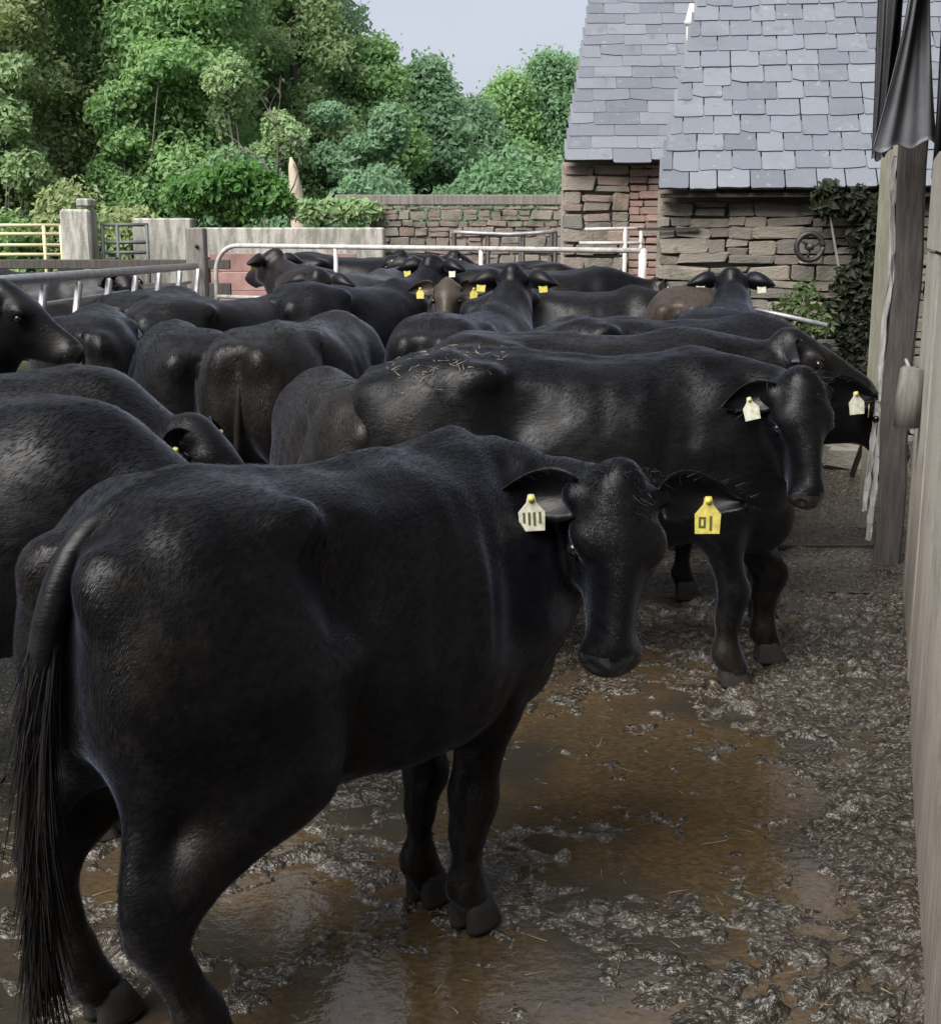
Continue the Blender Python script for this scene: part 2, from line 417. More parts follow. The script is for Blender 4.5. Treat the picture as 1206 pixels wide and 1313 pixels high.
def ear_mesh(L=.205, Wd=.130):
    nu, nv = 14, 9; V = []
    for side in (0, 1):
        for i in range(nu):
            u = i / (nu - 1); w = Wd * .5 * (math.sin(math.pi * min(1, .12 + .88 * u) ** .75) ** .8 * (1 - .1 * u) + .03) * (1 if u < .98 else .35)
            for j in range(nv):
                v = j / (nv - 1) * 2 - 1
                cup = .045 * (v * v) * (1 - .35 * u) - .03 * math.sin(math.pi * u)
                droop = -.035 * u * u
                edge = 1 - abs(v) ** 3
                V.append((u * L, v * w + droop, cup + (-.004 - .006 * edge if side else .0)))
    Q = []; N = nu * nv; ix = lambda s, i, j: s * N + i * nv + j
    for s in (0, 1):
        for i in range(nu - 1):
            for j in range(nv - 1):
                q = (ix(s, i, j), ix(s, i + 1, j), ix(s, i + 1, j + 1), ix(s, i, j + 1)); Q.append(q if s == 0 else q[::-1])
    for i in range(nu - 1):
        Q.append((ix(0, i, 0), ix(1, i, 0), ix(1, i + 1, 0), ix(0, i + 1, 0))); Q.append((ix(0, i, nv - 1), ix(0, i + 1, nv - 1), ix(1, i + 1, nv - 1), ix(1, i, nv - 1)))
    for j in range(nv - 1):
        Q.append((ix(0, 0, j), ix(0, 0, j + 1), ix(1, 0, j + 1), ix(1, 0, j))); Q.append((ix(0, nu - 1, j), ix(1, nu - 1, j), ix(1, nu - 1, j + 1), ix(0, nu - 1, j + 1)))
    return np_mesh('ear', V, Q, (M_EAR,), True)
EAR = ear_mesh()

def tag_mesh(mat, digits=False):
    bm = bmesh.new()
    out = [(-.029, -.076), (.029, -.076), (.031, -.03), (.012, -.008), (.007, .012), (-.007, .012), (-.012, -.008), (-.031, -.03)]
    a = [bm.verts.new((x, y, 0)) for x, y in out]; b = [bm.verts.new((x, y, .003)) for x, y in out]
    bm.faces.new(a[::-1]); bm.faces.new(b)
    for i in range(len(a)): bm.faces.new((a[i], a[(i + 1) % 8], b[(i + 1) % 8], b[i]))
    me = bpy.data.meshes.new('ear_tag'); bmesh.ops.recalc_face_normals(bm, faces=bm.faces); nb = len(bm.faces)
    if digits:      # worn 0 and 1, raised by the print's thickness
        for s in (1,):
            z = .0042
            def stroke(x0, y0, x1, y1): bm.faces.new([bm.verts.new(p) for p in ((x0, y0, z), (x1, y0, z), (x1, y1, z), (x0, y1, z))])
            if digits == 2:
                for q in (-.021, -.009, .003, .016): stroke(q, -.064 + abs(q) * .4, q + .0055, -.030)
                continue
            stroke(-.022, -.062, -.0165, -.036); stroke(-.0105, -.062, -.005, -.036); stroke(-.0165, -.041, -.0105, -.036); stroke(-.0165, -.062, -.0105, -.057)
            stroke(.004, -.068, .010, -.034)
    bm.to_mesh(me); me.materials.append(mat); me.materials.append(M_INK)
    for p in list(me.polygons)[nb:]: p.material_index = 1
    bm.free(); return me
bm = bmesh.new(); add_tube(bm, [(0, .002, -.012), (0, .002, .008)], .008, 10); STUD = bm_mesh('tag_stud', bm, M_TAGY, True)
TAG_Y = tag_mesh(M_TAGY); TAG_Y1 = tag_mesh(M_TAGY, True); TAG_W = tag_mesh(M_TAGW); TAG_V = tag_mesh(M_TAGW, 2)

def hoof_mesh():
    bm = bmesh.new()
    for s in (-1, 1):
        rings = []
        for z, xb, xf, w in ((.085, -.045, .035, .022), (.05, -.05, .055, .027), (.0, -.052, .085, .030), (-.012, -.05, .085, .030)):
            rg = []
            for k in range(10):
                a = 2 * math.pi * k / 10; cx = (xb + xf) / 2
                rg.append(bm.verts.new((cx + math.cos(a) * (xf - xb) / 2, .030 * s + math.sin(a) * w, z)))
            rings.append(rg)
        for a, b in zip(rings, rings[1:]):
            for k in range(10): bm.faces.new((a[k], b[k], b[(k + 1) % 10], a[(k + 1) % 10]))
        bm.faces.new(rings[0]); bm.faces.new(rings[-1][::-1])
    for s in (-1, 1): bmesh.ops.create_icosphere(bm, subdivisions=1, radius=.017, matrix=Matrix.Translation((-.052, .024 * s, .115)))
    return bm_mesh('hoof', bm, M_HOOF, True)
HOOF = hoof_mesh()
bm = bmesh.new(); bmesh.ops.create_uvsphere(bm, u_segments=14, v_segments=10, radius=.021); EYE = bm_mesh('eye', bm, M_EYE, True)

def strands(roots, dirs, L, w, curl=.15, seg=4, rs=None):
    """thin tapering hairs as two-sided strips; all real geometry"""
    rs = rs or np.random.default_rng(1); V = []; Q = []; CL = np.random.default_rng(12).normal(size=(14, 3)).clip(-1.3, 1.3)
    for p, d in zip(roots, dirs):
        p = np.array(p, float); d = nrm(d); sidev = nrm(np.cross(d, rs.normal(size=3))); ck = int(rs.integers(14)); bend = CL[ck] * curl * 1.6 + rs.normal(size=3) * curl * .45; l = L * rs.uniform(.40, 1.15) * (1 + .25 * CL[ck][0]); b = len(V)
        for i in range(seg + 1):
            t = i / seg; c = p + d * l * t + bend * l * t * t
            ww = w * (1 - .85 * t)
            V += [c - sidev * ww, c + sidev * ww]
        for i in range(seg): Q.append((b + 2 * i, b + 2 * i + 1, b + 2 * i + 3, b + 2 * i + 2))
    return V, Q

def tail_pair(pts, r0, sw_r, sw_from, seed=0, nst=300):
    pts = [np.array(p, float) for p in bez(pts, 14)]
    n = len(pts); rad = [r0 * (1 - .30 * i / (n - 1)) for i in range(n)]
    bm = bmesh.new(); add_tube(bm, pts, rad, 10); t = bm_mesh('tail', bm, M_COAT, True)
    rs = np.random.default_rng(seed); roots = []; dirs = []
    k0 = int(sw_from * n)
    for _ in range(nst):
        i = k0 + (n - 1.01 - k0) * rs.random() ** .75; a = int(i); c = pts[a] + (pts[a + 1] - pts[a]) * (i - a); d = nrm(pts[a + 1] - pts[a])
        o = rs.normal(size=3); o -= d * (o @ d); o = nrm(o)
        roots.append(c + o * r0 * .55); dirs.append(d + o * .07 + np.array([0, 0, -.35]))
    V, Q = strands(roots, dirs, sw_r, .0028, .055, 4, rs)
    return t, np_mesh('tail_switch', V, Q, (M_HAIR,), False)
TAIL = tail_pair([(-.58, 0, 1.295), (-.82, 0, 1.375), (-.855, 0, 1.10), (-.845, .012, .80), (-.85, .03, .52)], .024, .30, .66, 2)

def ear_matrix(head, s, lift=0.0, back=0.15):
    poll, F, U, S, hd = head
    base = hd(.03, .115 * s, -.070)
    up = np.array([0, 0, 1.0])
    u = nrm(S * s * 1.0 + up * lift - F * back * .6 - U * back * .2)
    v = nrm(up - u * (up @ u)); n = np.cross(u, v)
    if n @ (F + U * .6) < 0: v = -v if False else v; n = -n; flip = True
    else: flip = False
    # keep a right-handed frame; the mesh is symmetric enough to mirror through v
    M = Matrix.Identity(4)
    cols = (u, v, n)
    for j in range(3):
        for i in range(3): M[i][j] = cols[j][i]
    for i in range(3): M[i][3] = base[i]
    return M

rs_ = np.random.default_rng(6); rt = []; dr = []
for _ in range(170):
    q = rs_.uniform(.12, .95); v = rs_.choice([-1, -1, 1]) ; wd = .135 * .5 * math.sin(math.pi * min(1, .12 + .88 * q) ** .75) ** .8
    rt.append((q * .23, v * wd * rs_.uniform(.5, 1) - .035 * q * q, .005 + .02 * rs_.random())); dr.append((.9 + .3 * q, v * .6 - .25, rs_.normal() * .2))
V_, Q_ = strands(rt, dr, .026, .0006, .12, 3, rs_); EAR_HAIR = np_mesh('ear_hair', V_, Q_, (M_EAR,), False)
COWS = []
def hair_coat(me, n, L, w, head, seed):
    """short lying hair over the skin: real strands, one part"""
    rs = np.random.default_rng(seed); nv = len(me.vertices); V = np.zeros(nv * 3, np.float32); me.vertices.foreach_get('co', V); V = V.reshape(-1, 3)
    N = np.zeros(nv * 3, np.float32); me.vertices.foreach_get('normal', N); N = N.reshape(-1, 3)
    Q = np.zeros(len(me.polygons) * 4, np.int32); me.polygons.foreach_get('vertices', Q); Q = Q.reshape(-1, 4)
    mi = np.zeros(len(Q), np.int32); me.polygons.foreach_get('material_index', mi); Q = Q[mi == 0]
    q = Q[rs.integers(0, len(Q), n)]; u = rs.random((n, 1)); v = rs.random((n, 1))
    bl = lambda A: A[q[:, 0]] * (1 - u) * (1 - v) + A[q[:, 1]] * u * (1 - v) + A[q[:, 2]] * u * v + A[q[:, 3]] * (1 - u) * v
    P = bl(V); Nn = bl(N); Nn /= np.linalg.norm(Nn, axis=1)[:, None] + 1e-9
    poll, F = head[0], head[1]; nh = np.clip(1 - (np.linalg.norm(P - (poll + F * .2), axis=1) - .18) / .15, 0, 1)[:, None]
    flow = np.array([-1.0, 0, -.75]) * (1 - nh) + F * nh
    sw = np.stack([vnoise(P[:, 0] * 6 + k, P[:, 1] * 6, P[:, 2] * 6 + k * 3) for k in (1, 17, 33)], 1) * .9 + rs.normal(size=(n, 3)) * .14
    d = flow + sw; d -= Nn * (d * Nn).sum(1)[:, None]; d /= np.linalg.norm(d, axis=1)[:, None] + 1e-9
    s_ = np.cross(Nn, d); l = L * rs.uniform(.55, 1.25, (n, 1)) * (1 - .35 * nh); lift = rs.uniform(.03, .16, (n, 1))
    a = P - s_ * w; b = P + s_ * w; m = P + d * l * .55 + Nn * l * lift; t = P + d * l + Nn * l * lift * 1.1
    VV = np.stack([a, b, m + s_ * w * .8, m - s_ * w * .8, t], 1).reshape(-1, 3); k = np.arange(n)[:, None] * 5
    T = np.concatenate([k + [0, 1, 2], k + [0, 2, 3], k + [3, 2, 4]])
    return np_mesh('hair', VV, T, (M_COAT,), False)
def make_cow(loc, heading, P, label, scale=1.0, h=.022, color=(.0014, .0014, .0020), tags=('Y', 'Y'), tail=None, ear_lift=(0, 0), name='cow', group='black cattle crowded in the yard', ear_scale=1.0, tagback=False, hair=0):
    root = empty(name, loc, R(heading), label=label, cat='cow', group=group); root.scale = (scale,) * 3
    me, head = cow_body(P, h)
    parts = [link('body', me, root)]
    poll, F, U, S, hd = head
    sx = P.get('sx', 1.0)
    for s, tg, el in ((1, tags[0], ear_lift[0]), (-1, tags[1], ear_lift[1])):
        M = ear_matrix(head, s, el); n = Vector((M[0][2], M[1][2], M[2][2]))
        det = M.to_3x3().determinant()
        e = link('ear', EAR, root, M @ Matrix.Diagonal((ear_scale, ear_scale, ear_scale, 1))); parts.append(e)
        if h < .025:
            eh = link('ear_hair', EAR_HAIR, e); parts.append(eh)
        if tg:
            zoff = -.022 if tagback else .040
            Tm = Matrix.Translation((.105, -.012, zoff)) @ Matrix.Rotation(R(random.uniform(-10, 10)), 4, 'Z') @ Matrix.Rotation(R(random.uniform(-6, 10)), 4, 'X')
            if det < 0: Tm = Tm @ Matrix.Diagonal((-1, 1, 1, 1))
            t = link('ear_tag', {'Y': TAG_Y, 'N': TAG_Y1, 'W': TAG_W, 'V': TAG_V}[tg], e, Tm)
        if tg: link('tag_stud', STUD, e, Tm)
        link('eye', EYE, root, Matrix.Translation(Vector(hd(.178, .112 * s, -.066))))
    tl, sw = TAIL if tail is None else tail
    t = link('tail', tl, root, Matrix.Translation((.80 - .80 * sx if tail is None else 0, 0, P.get('rump', 0))) ); parts.append(t)
    link('tail_switch', sw, t)
    legs = dict(LEGS0); legs.update(P.get('legs', {}))
    for k, (x, y) in legs.items():
        link('hoof', HOOF, root, Matrix.Translation((x + .025, y, .02)))
    if h < .02:
        rs_ = np.random.default_rng(44); rt = [hd(rs_.uniform(-.05, .06), rs_.normal() * .045, -.002 + rs_.uniform(-.02, .015)) for _ in range(800)]
        dr = [F * rs_.uniform(-.3, .8) + U * .55 + S * rs_.normal() * .5 for _ in rt]
        V_, Q_ = strands(rt, dr, .050, .0010, .25, 3, rs_); tf = link('poll_tuft', np_mesh('poll_tuft', V_, Q_, (M_COAT,), False), root); parts.append(tf)
    if hair:
        hr = link('hair', hair_coat(me, hair, .017 if h < .02 else .024, .0007 if h < .02 else .0012, head, 5), root); hr['kind'] = 'stuff'; parts.append(hr)
    for p in parts: p.color = (*color, 1)
    COWS.append(root); return root, head

def gz(y): return .045 * max(0.0, y - 8.5) if y < 30 else .045 * 21.5   # the yard rises gently towards the far walls
def gzv(y): return .045 * np.clip(y - 8.5, 0, 21.5)
# ------------------------------------------------------------------ ground: wet, trodden slurry
def ridged(x, y, s, seed):
    return 1 - np.abs(vnoise(x * s + seed, y * s + seed * .7, np.full_like(x, seed))) * 2

def yard_height(x, y):
    wx = x + .05 * vnoise(x * 9, y * 9, x * 0 + 2); wy = y + .05 * vnoise(x * 9 + 40, y * 9, x * 0 + 5)
    h = .010 * vnoise(x * 1.6, y * 1.6, x * 0 + 1) + .012 * vnoise(x * 5, y * 5, x * 0 + 3)
    h = h + .012 * vnoise(wx * 13, wy * 17, x * 0 + 6) + .007 * ridged(wx, wy, 19, 11.3) + .006 * vnoise(wx * 34, wy * 42, x * 0 + 8)
    def pud(cx, cy, rx, ry, dep):
        q = ((x - cx) / rx) ** 2 + ((y - cy) / ry) ** 2 + .5 * vnoise(x * 3.2, y * 3.2, x * 0 + 20)
        return -dep * np.clip(1.25 - q, 0, 1)
    h = h + pud(.62, 4.15, .62, .80, .021) + pud(-.05, 2.95, .35, .28, .020) + pud(-.50, 3.2, .22, .25, .024) + pud(-.72, 2.45, .40, .35, .022) + pud(.98, 3.35, .16, .30, .026) + pud(1.05, 3.95, .14, .2, .022) + pud(-.25, 2.75, .3, .2, .018) + pud(.2, 2.5, .35, .25, .022)
    wall_d = (y * .300 - x * .954) + .215     # distance out from the shed wall: muck piles up against it
    h = h + .06 * np.exp(-np.clip(wall_d, 0, 9) / .10) * (.6 + .4 * vnoise(x * 7, y * 7, x * 0)) - .018 * np.exp(-((wall_d - .55) / .35) ** 2) * 0
    if x.size > 60000:      # hoof prints trodden into the slurry
        rp = np.random.default_rng(15); xs_, ys_ = x[:, 0], y[0]
        for _ in range(330):
            px_, py_, a_ = rp.uniform(-1.5, 2.4), rp.uniform(1.7, 6.3), rp.uniform(0, 6.3); dp = rp.uniform(.012, .030)
            i0, i1 = np.searchsorted(xs_, (px_ - .13, px_ + .13)); j0, j1 = np.searchsorted(ys_, (py_ - .13, py_ + .13))
            if i1 - i0 < 2 or j1 - j0 < 2: continue
            dx, dy = x[i0:i1, j0:j1] - px_, y[i0:i1, j0:j1] - py_; u_ = dx * math.cos(a_) + dy * math.sin(a_); v_ = -dx * math.sin(a_) + dy * math.cos(a_)
            q = np.sqrt((u_ / .062) ** 2 + ((np.abs(v_) - .027) / .030) ** 2)
            h[i0:i1, j0:j1] += -dp * np.clip(1.3 - q, 0, 1) + dp * .5 * np.exp(-((q - 1.55) / .28) ** 2)
    return h + gzv(y)

def mud_material():
    m = NT('yard_slurry'); w = m.world()
    big = m.noise(w, 1.1, 3); mid = m.noise(w, 9, 5)
    wn = m.n('ShaderNodeTexNoise'); wn.inputs['Scale'].default_value = 14; wn.inputs['Detail'].default_value = 3; m.l(w, wn.inputs['Vector'])
    wv_ = m.n('ShaderNodeVectorMath'); wv_.operation = 'MULTIPLY_ADD'; m.l(wn.outputs['Color'], wv_.inputs[0]); wv_.inputs[1].default_value = (.035, .035, .035); m.l(w, wv_.inputs[2])
    worm = m.noise(wv_.outputs[0], 34, 2.5, .6); fleck = m.noise(wv_.outputs[0], 78, 3, .65)
    brown = m.ramp(big, [(.40, 0.0), (.60, 1.0)])
    c = m.mix(brown, (.022, .0195, .015), (.030, .020, .012))
    c = m.mix(m.ramp(worm, [(.50, 0.0), (.64, 1.0)]), c, (.050, .045, .035))
    c = m.mix(m.ramp(fleck, [(.54, 0.0), (.63, .9)]), c, (.185, .168, .135))
    c = m.mix(m.ramp(worm, [(.38, .9), (.46, 0.0)]), c, (.012, .010, .008))
    nb = m.bump(worm, .016, .7); nb = m.bump(fleck, .009, .8, nb); nb = m.bump(m.noise(w, 170, 2), .003, .6, nb)
    wet = m.ramp(m.noise(w, 2.6, 5, .65), [(.40, .15), (.60, .46)])
    return m.set(Base_Color=c, Roughness=wet, Normal=nb, Specular_IOR_Level=.6)
M_MUD = mud_material()
def slurry_water():
    m = NT('slurry_water'); w = m.world()
    f = m.noise(w, 1.3, 3); g = m.noise(w, 14, 4)
    c = m.mix(m.ramp(f, [(.38, 0.0), (.60, 1.0)]), (.058, .034, .011), (.036, .024, .012))
    fl = m.noise(m.world((1, 1.5, 1)), 40, 7, .75); c = m.mix(m.ramp(fl, [(.40, 0.0), (.75, .8)]), c, (.11, .088, .058)); c = m.mix(m.ramp(g, [(.4, 0.0), (.7, .5)]), c, (.040, .029, .018))
    c = m.mix(m.ramp(m.noise(w, .9, 2), [(.46, 0.0), (.56, .9)]), c, (.026, .024, .020))
    return m.set(Base_Color=c, Roughness=.08, Normal=m.bump(m.noise(w, 22, 3), .006, .35))
M_WATER = slurry_water()

def grid_sheet(name, x0, x1, y0, y1, st, mat, hole=None):
    xs = np.arange(x0, x1 + 1e-6, st); ys = np.arange(y0, y1 + 1e-6, st)
    X, Y = np.meshgrid(xs, ys, indexing='ij'); Z = yard_height(X, Y)
    V = np.stack([X, Y, Z], -1).reshape(-1, 3); ny = len(ys)
    i, j = np.meshgrid(np.arange(len(xs) - 1), np.arange(ny - 1), indexing='ij')
    Q = np.stack([i * ny + j, (i + 1) * ny + j, (i + 1) * ny + j + 1, i * ny + j + 1], -1).reshape(-1, 4)
    if hole:
        c = V[Q].mean(1); k = ~((c[:, 0] > hole[0]) & (c[:, 0] < hole[1]) & (c[:, 1] > hole[2]) & (c[:, 1] < hole[3])); Q = Q[k]
    return tag(link(name, np_mesh(name, V, Q, (mat,), True)), kind='structure')
grid_sheet('yard_mud', -1.6, 2.6, 1.6, 6.4, .012, M_MUD)
grid_sheet('yard_mud', -9.6, 6.4, -4.0, 18.4, .08, M_MUD, (-1.6, 2.6, 1.6, 6.4))
me = np_mesh('slurry_puddle', [(-1.59, 1.61, -.006), (2.59, 1.61, -.006), (2.59, 6.39, -.006), (-1.59, 6.39, -.006)], [(0, 1, 2, 3)], (M_WATER,), False)
tag(link('slurry_puddle', me), kind='structure')
M_GRASS = mat_simple('rough_grass', (.045, .075, .022), (.07, .09, .035), 3, .9, .02)
V = []; Q = []
xs = np.linspace(-200, 200, 41); ys = np.linspace(-150, 350, 41)
X, Y = np.meshgrid(xs, ys, indexing='ij'); Z = gzv(Y) - .50 + np.where(Y > 40, (Y - 40) * .02, 0)
V = np.stack([X, Y, Z], -1).reshape(-1, 3); i, j = np.meshgrid(np.arange(40), np.arange(40), indexing='ij')
Q = np.stack([i * 41 + j, (i + 1) * 41 + j, (i + 1) * 41 + j + 1, i * 41 + j + 1], -1).reshape(-1, 4)
tag(link('ground', np_mesh('ground', V, Q, (M_GRASS,), True)), kind='structure')
bm = bmesh.new()
for k in range(9):
    a = random.uniform(0, 3.1)
M_IRON = mat_simple('dark_iron', (.02, .02, .022), (.05, .04, .035), 14, .55, .003, metallic=.4)
bm.free()
# drain slot across the concrete by the post
tag(link('drain_channel', bm_mesh('drain_channel', (lambda b: (add_box(b, (1.9, 7.42, .012), (1.5, .07, .03), None, .004), b)[1])(bmesh.new()), M_IRON)), 'dark iron drain channel crossing the mud beside the shed post', 'drain')

# ------------------------------------------------------------------ masonry
def stone_mat(name, cols, bump=.012):
    m = NT(name); v = m.coords('Object'); r = m.rnd()
    c = m.ramp(r, [(i / (len(cols) - 1), c_) for i, c_ in enumerate(cols)])
    n1 = m.noise(v, 7, 6, .65); n2 = m.noise(m.world(), 3.2, 6, .7)
    c = m.mix(m.ramp(n1, [(.35, 0.0), (.7, .5)]), c, (.155, .14, .115))
    c = m.mix(m.ramp(n2, [(.52, 0.0), (.66, .75)]), c, (.055, .062, .040))
    return m.set(Base_Color=c, Roughness=.85, Normal=m.bump(n1, bump))
M_STONE = stone_mat('barn_stone', [(.17, .155, .125), (.22, .19, .155), (.14, .128, .112), (.26, .225, .18), (.19, .165, .135), (.11, .10, .09), (.24, .17, .14)])
M_STONE2 = stone_mat('wall_stone', [(.15, .14, .12), (.22, .145, .12), (.19, .175, .15), (.22, .185, .155), (.13, .125, .11), (.25, .17, .145)])
M_BRICK = stone_mat('red_brick', [(.24, .135, .11), (.27, .17, .14), (.20, .125, .105), (.25, .19, .165)], .006)
M_MORTAR = mat_simple('mortar', (.15, .135, .11), (.21, .19, .155), 16, .95, .012)
M_MORTAR2 = mat_simple('old_mortar', (.23, .205, .17), (.31, .275, .23), 16, .95, .012)

def stone_variants(n, name, mat):
    out = []
    for k in range(n):
        rs = np.random.default_rng(100 + k); bm = bmesh.new()
        bmesh.ops.create_cube(bm, size=1)
        bmesh.ops.bevel(bm, geom=list(bm.edges), offset=.08, segments=1, affect='EDGES')
        for v in bm.verts:
            v.co.x += rs.uniform(-.07, .07); v.co.z += rs.uniform(-.09, .09); v.co.y += rs.uniform(-.08, .08)
        out.append(bm_mesh(name, bm, mat, False))
    return out

def rubble(parent, meshes, t0, t1, z0, z1, course, width, frame, name='stone', gap=.003, seed=0, skip=None, proud=.008):
    """courses of separate stones; frame(t, z, out) -> point in the parent's space"""
    rs = np.random.default_rng(seed); z = z0; n = 0
    while z < z1 - .02:
        ch = min(rs.uniform(*course), z1 - z); t = t0 - rs.uniform(0, .1)
        while t < t1:
            w = rs.uniform(*width)
            a, b = max(t, t0), min(t + w, t1)
            if b - a > .035:
                hh = ch * rs.uniform(.82, 1.0)
                if not (skip and skip((a + b) / 2, z + ch / 2)):
                    cuts = [(0.0, hh)]
                    if name == 'stone' and hh > .10 and rs.random() < .45: q = hh * rs.uniform(.35, .65); cuts = [(0.0, q), (q, hh)]
                    for c0, c1 in cuts:
                        o = link(name, meshes[rs.integers(len(meshes))], parent); jx = rs.uniform(0, .04) if len(cuts) > 1 else 0
                        p, ang = frame((a + b) / 2, z + (c0 + c1) / 2 + rs.normal() * .004, 0)
                        o.location = p; o.scale = (b - a - gap - jx, rs.uniform(.05, .085) + proud, c1 - c0 - gap * .6)
                        o.rotation_euler = (rs.uniform(-.05, .05), rs.normal() * .045 * (name == 'stone'), ang + rs.uniform(-.04, .04)); n += 1
            t += w
        z += ch
    return n

STV = stone_variants(10, 'stone', M_STONE); STV2 = stone_variants(10, 'stone', M_STONE2); BRV = stone_variants(4, 'brick', M_BRICK)

# slates
def slate_material():
    m = NT('roof_slate'); v = m.coords('Object'); r = m.rnd()
    c = m.ramp(r, [(0, (.090, .099, .118)), (.35, (.124, .134, .155)), (.7, (.145, .156, .178)), (1, (.105, .114, .134))])
    n = m.noise(m.world(), 5, 6, .7); n2 = m.noise(v, 30, 4)
    c = m.mix(m.ramp(n, [(.58, 0.0), (.74, .55)]), c, (.19, .20, .20))
    c = m.mix(m.ramp(m.noise(m.world(), 2.2, 5), [(.55, 0.0), (.75, .5)]), c, (.085, .095, .105))
    c = m.mix(m.ramp(m.noise(m.world(), 13, 4, .7), [(.62, 0.0), (.70, .6)]), c, (.26, .26, .22))
    c = m.mix(m.ramp(m.noise(m.world((1, 1, .35)), 6, 5, .7), [(.58, 0.0), (.70, .55)]), c, (.060, .066, .062))
    return m.set(Base_Color=c, Roughness=.45, Normal=m.bump(n2, .006, .8), Specular_IOR_Level=.55)
M_SLATE = slate_material()
M_SLATE_EDGE_SHADE = mat_simple('slate_edge_shade', (.022, .023, .028), (.045, .046, .055), 20, .6, .002)  # shadow lines between slates, put into a near-black edge colour
def slate_variants():
    out = []
    for k in range(8):
        rs = np.random.default_rng(50 + k); bm = bmesh.new()
        pts = [(-.5, 0), (-.47 - .02 * rs.random(), -.02 * rs.random()), (-.12, .0 + .018 * rs.normal()), (.2, .018 * rs.normal()), (.46 + .03 * rs.random(), -.0), (.5, .04), (.5, 1), (-.5, 1)]
        pts = [(-.5, .04 + .06 * (k == 3)), (-.46, .0 + .08 * (k == 3)), (-.15, .012 * rs.normal()), (.2, .012 * rs.normal()), (.46, .05 * (k == 5)), (.5, .04 + .05 * (k == 5)), (.5, 1), (-.5, 1)]
        a = [bm.verts.new((x, y, 0)) for x, y in pts]; b = [bm.verts.new((x, y, 1)) for x, y in pts]
        bm.faces.new(a[::-1]); bm.faces.new(b)
        for i in range(len(a)): bm.faces.new((a[i], a[(i + 1) % len(a)], b[(i + 1) % len(a)], b[i]))
        me = bm_mesh('slate', bm, M_SLATE); me.materials.append(M_SLATE_EDGE_SHADE)
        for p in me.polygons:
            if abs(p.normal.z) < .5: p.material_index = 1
        out.append(me)
    return out
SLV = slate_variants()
def slate_roof(parent, O, e, u, rows, gauge, width, tmax, skew, seed, thick=.019):
    rs = np.random.default_rng(seed); O = Vector(O); e = Vector(e).normalized(); u = Vector(u).normalized(); n = e.cross(u).normalized()
    lift = Matrix((e, (u + n * -.0).normalized(), n)).transposed()
    for r in range(rows):
        s = r * gauge; t = skew * s - (width * .5 if r % 2 else 0) - rs.uniform(0, .03)
        while t < tmax:
            w = width * rs.uniform(.86, 1.16); a = max(t, skew * s); b = min(t + w, tmax)
            if b - a > .05:
                o = link('slate', SLV[rs.integers(8)], parent)
                y = u * (gauge * 1.75); z = n
                tilt = rs.normal() * .013; slip = rs.normal() * .008 - (.035 if rs.random() < .05 else 0)
                # each slate lies on the course below: tail raised by two thicknesses
                vy = (u * gauge * 1.75 - n * thick * 1.7)
                M = Matrix.Identity(4)
                ex = (e * math.cos(tilt) + u * math.sin(tilt)) * (b - a - (.010 if gauge > .22 else .004))
                p = O + e * ((a + b) / 2) + u * (s + slip) + n * (thick * 2.2 + rs.uniform(0, .004))
                for i in range(3):
                    M[i][0] = ex[i]; M[i][1] = vy[i]; M[i][2] = n[i] * thick; M[i][3] = p[i]
                o.matrix_basis = M
            t += w

def quad_obj(name, pts, mat, parent, th=.03):
    """a slab from four corner points"""
    bm = bmesh.new(); P = [Vector(p) for p in pts]; n = (P[1] - P[0]).cross(P[3] - P[0]).normalized()
    a = [bm.verts.new(p) for p in P]; b = [bm.verts.new(p - n * th) for p in P]
    bm.faces.new(a); bm.faces.new(b[::-1])
    for i in range(len(P)): bm.faces.new((a[i], b[i], b[(i + 1) % len(P)], a[(i + 1) % len(P)]))
    return link(name, bm_mesh(name, bm, mat), parent)

M_TIMBER = mat_simple('weathered_timber', (.10, .09, .08), (.20, .185, .165), 5, .85, .008, stretch=(9, 9, 1), objrand=.25)
M_TIMBER_D = mat_simple('dark_timber', (.03, .026, .022), (.075, .065, .055), 5, .85, .008, stretch=(9, 9, 1))

# ---- near barn (long low roof), facing the yard
barn = empty('stone_barn', (1.52, 10.75, 0), 0, label='low stone barn with a rough rubble wall and large grey slates down to the eaves', cat='barn')
ang = R(-8); e = Vector((math.cos(ang), math.sin(ang), 0)); nb_ = Vector((-e.y, e.x, 0))
def bfr(t, z, out): p = e * t + nb_ * (.16 - out); return (p.x, p.y, z), ang
EH = 2.17
bm = bmesh.new(); Mx = Matrix.Rotation(ang, 4, 'Z')
add_box(bm, (2.6, .46, 1.08), (5.2, .5, 2.20), Mx); link('wall', bm_mesh('wall', bm, M_MORTAR), barn)
pw = barn.children[0]
nst = rubble(pw, STV, .02, 2.35, .02, 2.08, (.06, .17), (.12, .50), bfr, seed=4)
u = (nb_ * math.cos(R(42)) + Vector((0, 0, 1)) * math.sin(R(42)))
O = Vector((0, 0, EH)) - nb_ * .06
roof = quad_obj('roof', [O + u * .06, O + e * 5.2 + u * .06, O + e * 5.2 + u * 3.6, O + u * 3.6 + e * .43], M_TIMBER_D, barn, .05)
top = O + u * 3.6; bk = top + nb_ * 2.6 + Vector((0, 0, -2.3))
quad_obj('roof', [top + e * 5.2, top + e * .43, bk + e * .43, bk + e * 5.2][::-1], M_SLATE, barn, .05)
gp = [e * .05 + nb_ * .25 + Vector((0, 0, EH - .02)), e * .40 + (top - O) * .97 + nb_ * .0 + Vector((0, 0, EH - .12)), bk + e * .43 + Vector((0, 0, -.1)), Vector((bk.x, bk.y, 0)) + e * .43, e * .05 + nb_ * .72]
quad_obj('gable_wall', gp, M_MORTAR, barn, .3)
slate_roof(roof, O - u * .05, e, u, 15, .225, .245, 2.6, .12, 11)
